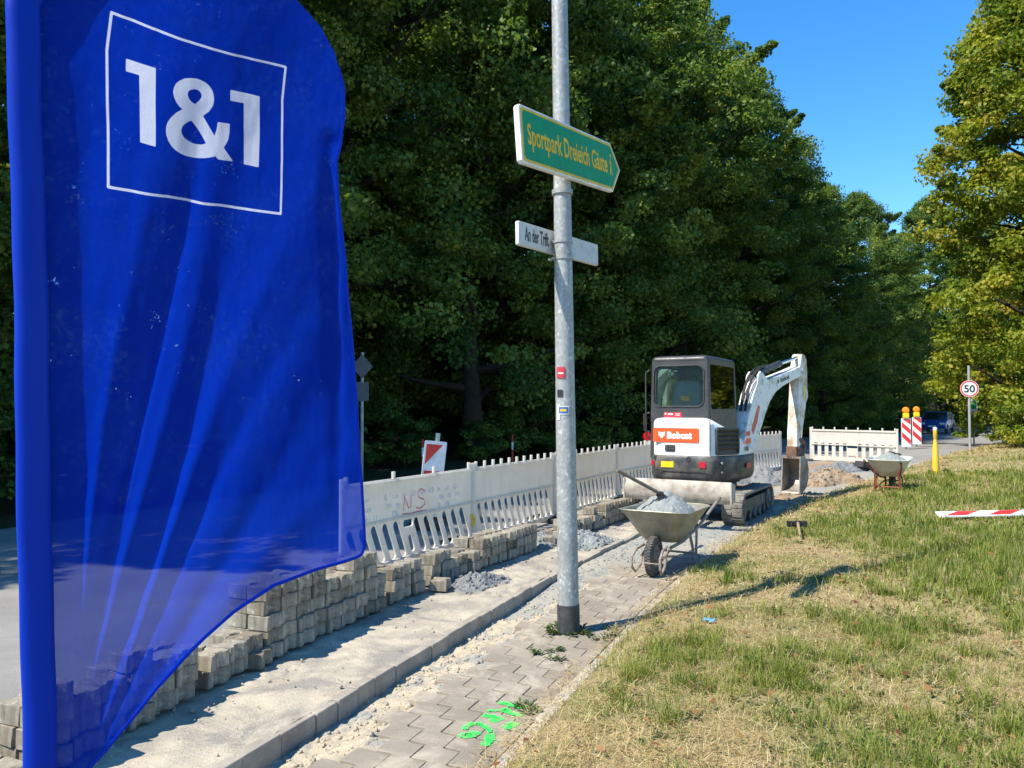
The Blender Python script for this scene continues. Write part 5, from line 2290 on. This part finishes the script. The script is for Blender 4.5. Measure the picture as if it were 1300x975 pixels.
for x0_, x1_ in ((-.16, .16),):
    A2 = [bp(t_, z_, x0_) for t_, z_ in shell]
    B2 = [bp(t_, z_, x1_) for t_, z_ in shell]
    g.add(A2 + B2, [(i, (i + 1) % n, n + (i + 1) % n, n + i) for i in range(n)])
for x in (-.17, .17):
    v, f, m = plate(bk_[:] + [(2.32, .36)], .022, x, .003)
    g.add(v, f, m)
g.build('bucket', M['steel_bare'], ex, smooth=40)


# ------------------------------------------------------------------ wheelbarrows
def wheelbarrow(label, loc, rotz, tray, frame_m, load, scale=1.0):
    """local +y is the way the handles point, the wheel axle stands at the origin"""
    t = thing('wheelbarrow', label, 'wheelbarrow', loc, rotz)
    t.scale = (scale,) * 3
    zt = .66
    lv = [(.30, .16, .20, .36), (.335, .19, .16, .40), (.50, .26, .02, .60), (zt, .335, -.14, .80), (zt + .012, .345, -.155, .815), (zt + .008, .352, -.162, .82), (zt - .004, .345, -.156, .815)]

    def ring(z, hw, y0, y1, r):
        return [(x, y, z + (.035 * max(0, (y0 + .3 - y) / .4) if z > .5 else 0)) for x, y in rrect(-hw * 1.08, y0, hw * 1.08, y1, r, 5)]
    g = G()
    rings = [ring(.31, .14, .24, .50, .08), ring(.32, .175, .18, .56, .1), ring(.42, .23, .07, .68, .13), ring(.54, .285, -.04, .80, .15), ring(.64, .33, -.13, .90, .16), ring(.655, .345, -.145, .915, .165), ring(.648, .352, -.15, .92, .168)]
    inner = [ring(.645, .326, -.126, .896, .158), ring(.54, .278, -.033, .793, .148), ring(.42, .223, .077, .673, .128), ring(.33, .168, .187, .553, .098)]
    g.loft(rings + inner, True, True)
    g.build('tray', tray, t, smooth=50)
    # load
    n = 40
    u = np.linspace(-1, 1, n)
    Uu, Vv = np.meshgrid(u, u, indexing='ij')
    # superellipse map to tray opening
    k = np.maximum(abs(Uu), abs(Vv)) / np.maximum(np.hypot(Uu, Vv), 1e-6)
    a, b = Uu * k * 1.02, Vv * k * 1.02
    rr = np.hypot(a, b)
    Zz = .575 + load * np.clip(1 - rr, 0, 1) ** .62 * (1 + .4 * (fbm(a, b, 3, 3, 1) - .5)) + .03 * (fbm(a, b, 7, 3, 8) - .5) + .045 * (fbm(a, b, 20, 3, 3) - .5)
    o = link('gravel_load', grid_mesh('gravel_load', a * .315, .385 + b * .43, Zz), M['heap_grey'], t)
    # wheel
    g = G()
    Rm = Matrix.Translation((0, 0, .2)) @ Matrix.Rotation(R(90), 4, 'Y')
    prof = []
    for k in range(14):
        q = 2 * math.pi * k / 14
        prof.append((.15 + .05 * math.cos(q), .047 * math.sin(q)))
    g.lathe(prof + [prof[0]], 36, Rm, False)
    for k in range(40):
        q = 2 * math.pi * k / 40
        for sx in (-.018, .018):
            mm = Rm @ Matrix.Rotation(q + (.08 if sx > 0 else 0), 4, 'Z') @ Matrix.Translation((.2, 0, sx))
            g.box((-.003, 0, 0), (.012, .018, .028), mm)
    w_ = g.build('wheel', M['tyre'], t, smooth=45)
    g = G()
    g.lathe([(.02, -.05), (.05, -.05), (.06, -.02), (.105, -.025), (.115, -.03), (.115, .03), (.105, .025), (.06, .02), (.05, .05), (.02, .05)], 24, Rm)
    g.tube([(-.13, 0, .2), (.13, 0, .2)], .012, 10)
    g.build('rim', frame_m, w_)
    # frame tubes with handles
    for sx in (-1, 1):
        g = G()
        g.tube([(sx * .12, -.02, .2), (sx * .13, .16, .27), (sx * .17, .45, .30), (sx * .24, .80, .42), (sx * .29, 1.15, .58), (sx * .30, 1.42, .66)], .017, 10)
        g.build('handle_tube', frame_m, t)
        g = G()
        g.tube([(sx * .298, 1.30, .625), (sx * .30, 1.44, .667)], .022, 10)
        g.build('grip', M['wood_grey'] if frame_m is M['barrow_frame'] else M['black'], t)
        g = G()
        g.tube([(sx * .19, .62, .36), (sx * .21, .66, .2), (sx * .22, .70, .012), (sx * .22, .76, .012)], .016, 10)
        g.tube([(sx * .20, .85, .44), (sx * .215, .78, .2), (sx * .22, .74, .02)], .014, 10)
        g.build('leg', frame_m, t)
        g = G()      # front hoop
        g.tube([(sx * .125, .06, .30), (sx * .14, -.12, .285), (sx * .15, -.23, .22), (sx * .15, -.235, .12), (sx * .14, -.16, .06), (sx * .13, -.03, .11), (sx * .125, .0, .2)], .014, 10)
        g.build('hoop', frame_m, t)
    g = G()
    g.tube([(-.22, .72, .13), (.22, .72, .13)], .012, 8)
    g.tube([(-.15, -.235, .17), (.15, -.235, .17)], .006, 8)
    for sx in (-1, 1):
        g.tube([(sx * .13, .05, .2), (sx * .22, .70, .10)], .012, 8)
    g.build('cross_bar', frame_m, t)
    return t


q = ground_at(831, 733)
b1 = Vector((1.46, 7.98, .0))
wb = wheelbarrow('wheelbarrow heaped with grey grit, wheel towards the camera, standing on the path before the digger', b1, -R(30), M['barrow_tray'], M['barrow_frame'], .25, 1.0)
# long-handled hoe lying on the load
hA, hB = at(783.5, 597, 8.0), at(870, 645, 8.35)
t = thing('hoe', 'long wooden handled hoe lying across the grit in the wheelbarrow', 'hoe', hB)
g = G()
g.tube([hA - hB, (hA - hB) * .5 + Vector((0, 0, .005)), (hA - hB) * .12, Vector((0, 0, 0))], [.018, .019, .02, .017], 12)
g.build('handle', M['wood_grey'], t)
hm = hA.lerp(hB, .615) - hB
g = G()
g.tube([hm + Vector((-.03, 0, .005)), hm + Vector((.035, 0, -.01))], .03, 12)
g.prism([hm + Vector(p) for p in ((-.032, -.02, -.0), (.032, -.02, -.0), (.03, -.06, -.1), (.02, -.075, -.19), (-.025, -.075, -.19), (-.03, -.06, -.1))], (0, .012, .0))
g.build('blade', M['iron'], t)

q = at(1146, 628, 14.6)
xq, yq = q.x, q.y
wheelbarrow('wheelbarrow with a pale tray and red frame, handles towards the camera, standing on the grass', (xq + .18, yq + .75, q.z + .0), R(147), M['barrow_tray_pale'], M['red_frame'], .2, 1.0)

# ------------------------------------------------------------------ small things on the lawn
# hammer: head standing, handle towards the camera
q = at(1012, 668, 10.0)
t = thing('sledgehammer', 'sledgehammer with black head and short wooden handle lying in the grass', 'hammer', (q.x, q.y, q.z))
g = G()
g.box((0, 0, .03), (.085, .07, .075))
g.loft([[(x * s_, y, .03 + z) for x, y, z in []] for s_ in []] or [[(-.04, -.03, 0), (-.04, .03, 0), (-.04, .03, .06), (-.04, -.03, .06)], [(-.125, -.037, -.008), (-.125, .037, -.008), (-.125, .037, .068), (-.125, -.037, .068)]])
g.loft([[(.04, -.03, 0), (.04, .03, 0), (.04, .03, .06), (.04, -.03, .06)], [(.125, -.037, -.008), (.125, .037, -.008), (.125, .037, .068), (.125, -.037, .068)]])
g.build('head', M['iron'], t, .006)
g = G()
e = at(1016, 683, 9.55) - Vector(t.location)
g.tube([Vector((-.004, .03, .05)), Vector((0, -.03, .045)), e + Vector((0, 0, .03))], [.017, .018, .016], 10)
g.build('handle', M['wood'], t)

# yellow marker post: slim with thicker lower body
q = at(1188, 604, 17.6)
t = thing('marker_post', 'slim yellow utility marker post standing in the grass near the second wheelbarrow', 'post', (q.x, q.y, q.z))
g = G()
g.lathe([(.074, -.1), (.074, .02), (.07, .35), (.062, .62), (.045, .74), (.036, .80), (.036, .86), (.043, .87), (.043, 1.06), (.04, 1.09), (.0, 1.1)], 18)
g.build('body', M['post_yellow'], t, smooth=40)
g = G()
g.lathe([(.045, 1.045), (.045, 1.075), (.041, 1.10), (.0, 1.112)], 18)
g.build('cap', M['sign_white'], t)

# red and white plank lying on the grass
qa, qb = at(1192, 659, 10.6), at(1345, 656, 10.2)
t = thing('barrier_plank', 'red and white striped barrier plank lying flat in the grass', 'plank', qa)
dv = qb - qa
PMx = frame_mat(Vector((0, 0, .03)), dv, Vector((-dv.y, dv.x, .22)))
PLn = dv.length
g = G()
v, f = fill2d([rrect(0, 0, PLn, .22, .01, 2)], .025, .004)
g.add(v, f, PMx)
g.build('board', M['sign_white'], t)
g = G()
for k in range(4):
    x = .08 + k * .52
    pts = [(x, .012), (x + .26, .012), (x + .46, .208), (x + .2, .208)]
    if pts[1][0] + .2 < PLn:
        g.add([(a, b, .0142) for a, b in pts], [(0, 1, 2, 3)], PMx)
g.build('stripes', M['sign_red'], t, smooth=0)

# litter
q = at(901, 789, 5.95)
g = G()
vs_, n = [], 7
for i in range(n):
    for j in range(4):
        vs_.append((i * .016 - .05, j * .02 - .03, .012 + .012 * math.sin(i * 1.3 + j * 2.0)))
g.add(vs_, [(i * 4 + j, (i + 1) * 4 + j, (i + 1) * 4 + j + 1, i * 4 + j + 1) for i in range(n - 1) for j in range(3)])
o = g.build('wrapper', M['litter_blue'])
md = o.modifiers.new('thick', 'SOLIDIFY')
md.thickness = .001
o.location = (q.x, q.y, q.z)
tag(o, 'crumpled pale blue plastic wrapper lying in the dry grass', 'litter')

# ------------------------------------------------------------------ road signs far off
q = at(1232, 573, 25.6)
t = thing('speed_sign', 'round red rimmed 50 speed limit sign on a grey post beside the golden tree', 'sign', (q.x, q.y, q.z), -.25)
g = G()
g.tube([(0, .04, -.3), (0, .04, 2.85)], .042, 14)
g.build('post', M['galv'], t)
cz = 2.08
SR = .28
rotx = Matrix.Translation((0, 0, cz)) @ Matrix.Rotation(R(90), 4, 'X')
g = G()
g.lathe([(SR, -.012), (SR + .004, 0), (SR, .012)], 40, rotx)
sg = g.build('disc', M['sign_red'], t)
g = G()
g.lathe([(SR * .80, .0125), (SR * .80, .0145)], 40, rotx)
g.build('field', M['sign_white'], t)
g = G()
g.lathe([(SR * .995, .0125), (SR * 1.0, .0145), (SR * .955, .0145), (SR * .955, .0125)], 40, rotx, False)
g.build('outer_rim', M['sign_white'], t)
g = G()
v, f = text_fit('50', .33, .235, .008, .001)
g.add(v, f, Matrix.Translation((-.165, -.0165, cz - .117)) @ XZ)
g.build('lettering', M['sign_black'], t, smooth=0)
# small green sign on its own post behind
q = at(1237, 560, 30)
t = thing('guide_post', 'thin grey post with a small green and white plate behind the speed limit sign', 'sign', (q.x, q.y, q.z))
g = G()
g.tube([(0, .03, -.3), (0, .03, 1.75)], .03, 10)
g.build('post', M['galv'], t)
g = G()
v, f = fill2d([rrect(-.14, 1.15, .14, 1.65, .02, 3)], .012, .002)
g.add(v, f, XZ)
g.build('plate', M['sign_white'], t)
g = G()
g.add([(-.1, -.008, 1.25), (.1, -.008, 1.25), (.1, -.008, 1.48), (0, -.008, 1.58), (-.1, -.008, 1.48)], [(0, 1, 2, 3, 4)])
g.build('symbol', M['sign_green'], t, smooth=0)

# diamond road sign seen at the flag's edge
q = at(459, 606, 17.0)
t = thing('road_sign', 'grey backed diamond road sign with a small plate below, at the edge of the flag', 'sign', (q.x, q.y, -.07))
M['sign_back'] = simple('sign_back', (.11, .115, .115), .65, .1)
g = G()
g.tube([(0, .03, -.2), (0, .03, 3.0)], .035, 10)
g.build('post', M['galv'], t)
g = G()
v, f = fill2d([[(0, 2.42), (.24, 2.68), (0, 2.96), (-.24, 2.68)]], .02, .004)
g.add(v, f, XZ)
g.build('diamond', M['sign_back'], t)
g = G()
v, f = fill2d([rrect(-.15, 1.92, .15, 2.34, .02, 3)], .015, .003)
g.add(v, f, XZ)
g.build('plate', M['sign_back'], t)

# red and white snow stakes at the forest edge
for px, py, Y, lab in ((536.5, 585, 19.5, 'red and white stake at the forest edge behind the tilted board'), (650.5, 572, 22.5, 'red and white stake at the forest edge beside the sign post')):
    q = at(px, py, Y)
    t = thing('marker_stake', lab, 'stake', (q.x, q.y, -.05), 0, 'roadside marker stakes')
    g = G()
    g.tube([(0, 0, -.1), (0, 0, .95)], .028, 10)
    g.build('shaft', M['sign_red'], t)
    g = G()
    g.tube([(0, 0, .52), (0, 0, .74)], .030, 10)
    g.build('white_band', M['sign_white'], t)

# ------------------------------------------------------------------ parked car
q = at(1190, 549, 56)
car = thing('parked_car', 'dark blue car in the shade where the road bends, beyond the striped beacons', 'car', (q.x, q.y, q.z), R(-128))
# x = along the car, y = across
prof = [(-2.0, .35), (-2.05, .6), (-1.98, .85), (-1.75, .98), (-1.0, 1.0), (.9, 1.0), (1.5, .92), (1.95, .78), (2.05, .55), (2.0, .33)]
g = G()
rings = []
for y, k, dz in ((-.86, .93, -.03), (-.82, .98, 0), (-.6, 1.0, .0), (.6, 1.0, .0), (.82, .98, 0), (.86, .93, -.03)):
    rings.append([(x * k, y, z + (dz if z > .6 else 0)) for x, z in prof])
g.loft(rings)
g.build('body', M['car_blue'], car, .02)
g = G()
cabp = [(-1.85, .97), (-1.55, 1.42), (-1.2, 1.5), (.1, 1.5), (.4, 1.44), (1.15, .98)]
rings = [[(x * k, y * (1 - .16 * max(0, z - .97)), z) for x, z in cabp] for y, k in ((-.8, .98), (-.74, 1.0), (.74, 1.0), (.8, .98))]
g.loft(rings)
g.build('cabin', M['car_glass'], car, .02)
g = G()
rings = [[(x, y, z) for x, z in ((-1.56, 1.43), (-1.2, 1.512), (.1, 1.512), (.42, 1.45), (.1, 1.47), (-1.2, 1.47))] for y in (-.7, .7)]
g.loft(rings)
for y in (-.735, .735):
    for x0, x1 in ((-1.62, -1.78), (-.62, -.62), (.42, 1.12)):
        g.tube([(x0, y * .97, 1.43), (x1, y * 1.07, 1.0)], .035, 8)
g.build('roof', M['car_blue'], car, .01)
for x in (-1.3, 1.3):
    for y in (-.8, .8):
        g = G()
        g.lathe([(.2, -.1), (.31, -.09), (.32, -.05), (.32, .05), (.31, .09), (.2, .1)], 24, Matrix.Translation((x, y, .32)) @ Matrix.Rotation(R(90), 4, 'X'))
        w_ = g.build('wheel', M['tyre'], car)
        g = G()
        g.lathe([(.05, -.105), (.2, -.09), (.2, .09), (.05, .105)], 18, Matrix.Translation((x, y, .32)) @ Matrix.Rotation(R(90), 4, 'X'))
        g.build('rim', M['steel_bare'], w_)
for y in (-.62, .62):
    g = G()
    g.box((2.0, y, .68), (.12, .34, .14))
    g.build('headlight', M['sign_white'], car, .02)
    g = G()
    g.box((-2.0, y, .82), (.1, .22, .2))
    g.build('tail_light', M['lens_red'], car, .02)
g = G()
g.box((2.04, 0, .5), (.02, .5, .11))
g.build('number_plate', M['sign_white'], car)
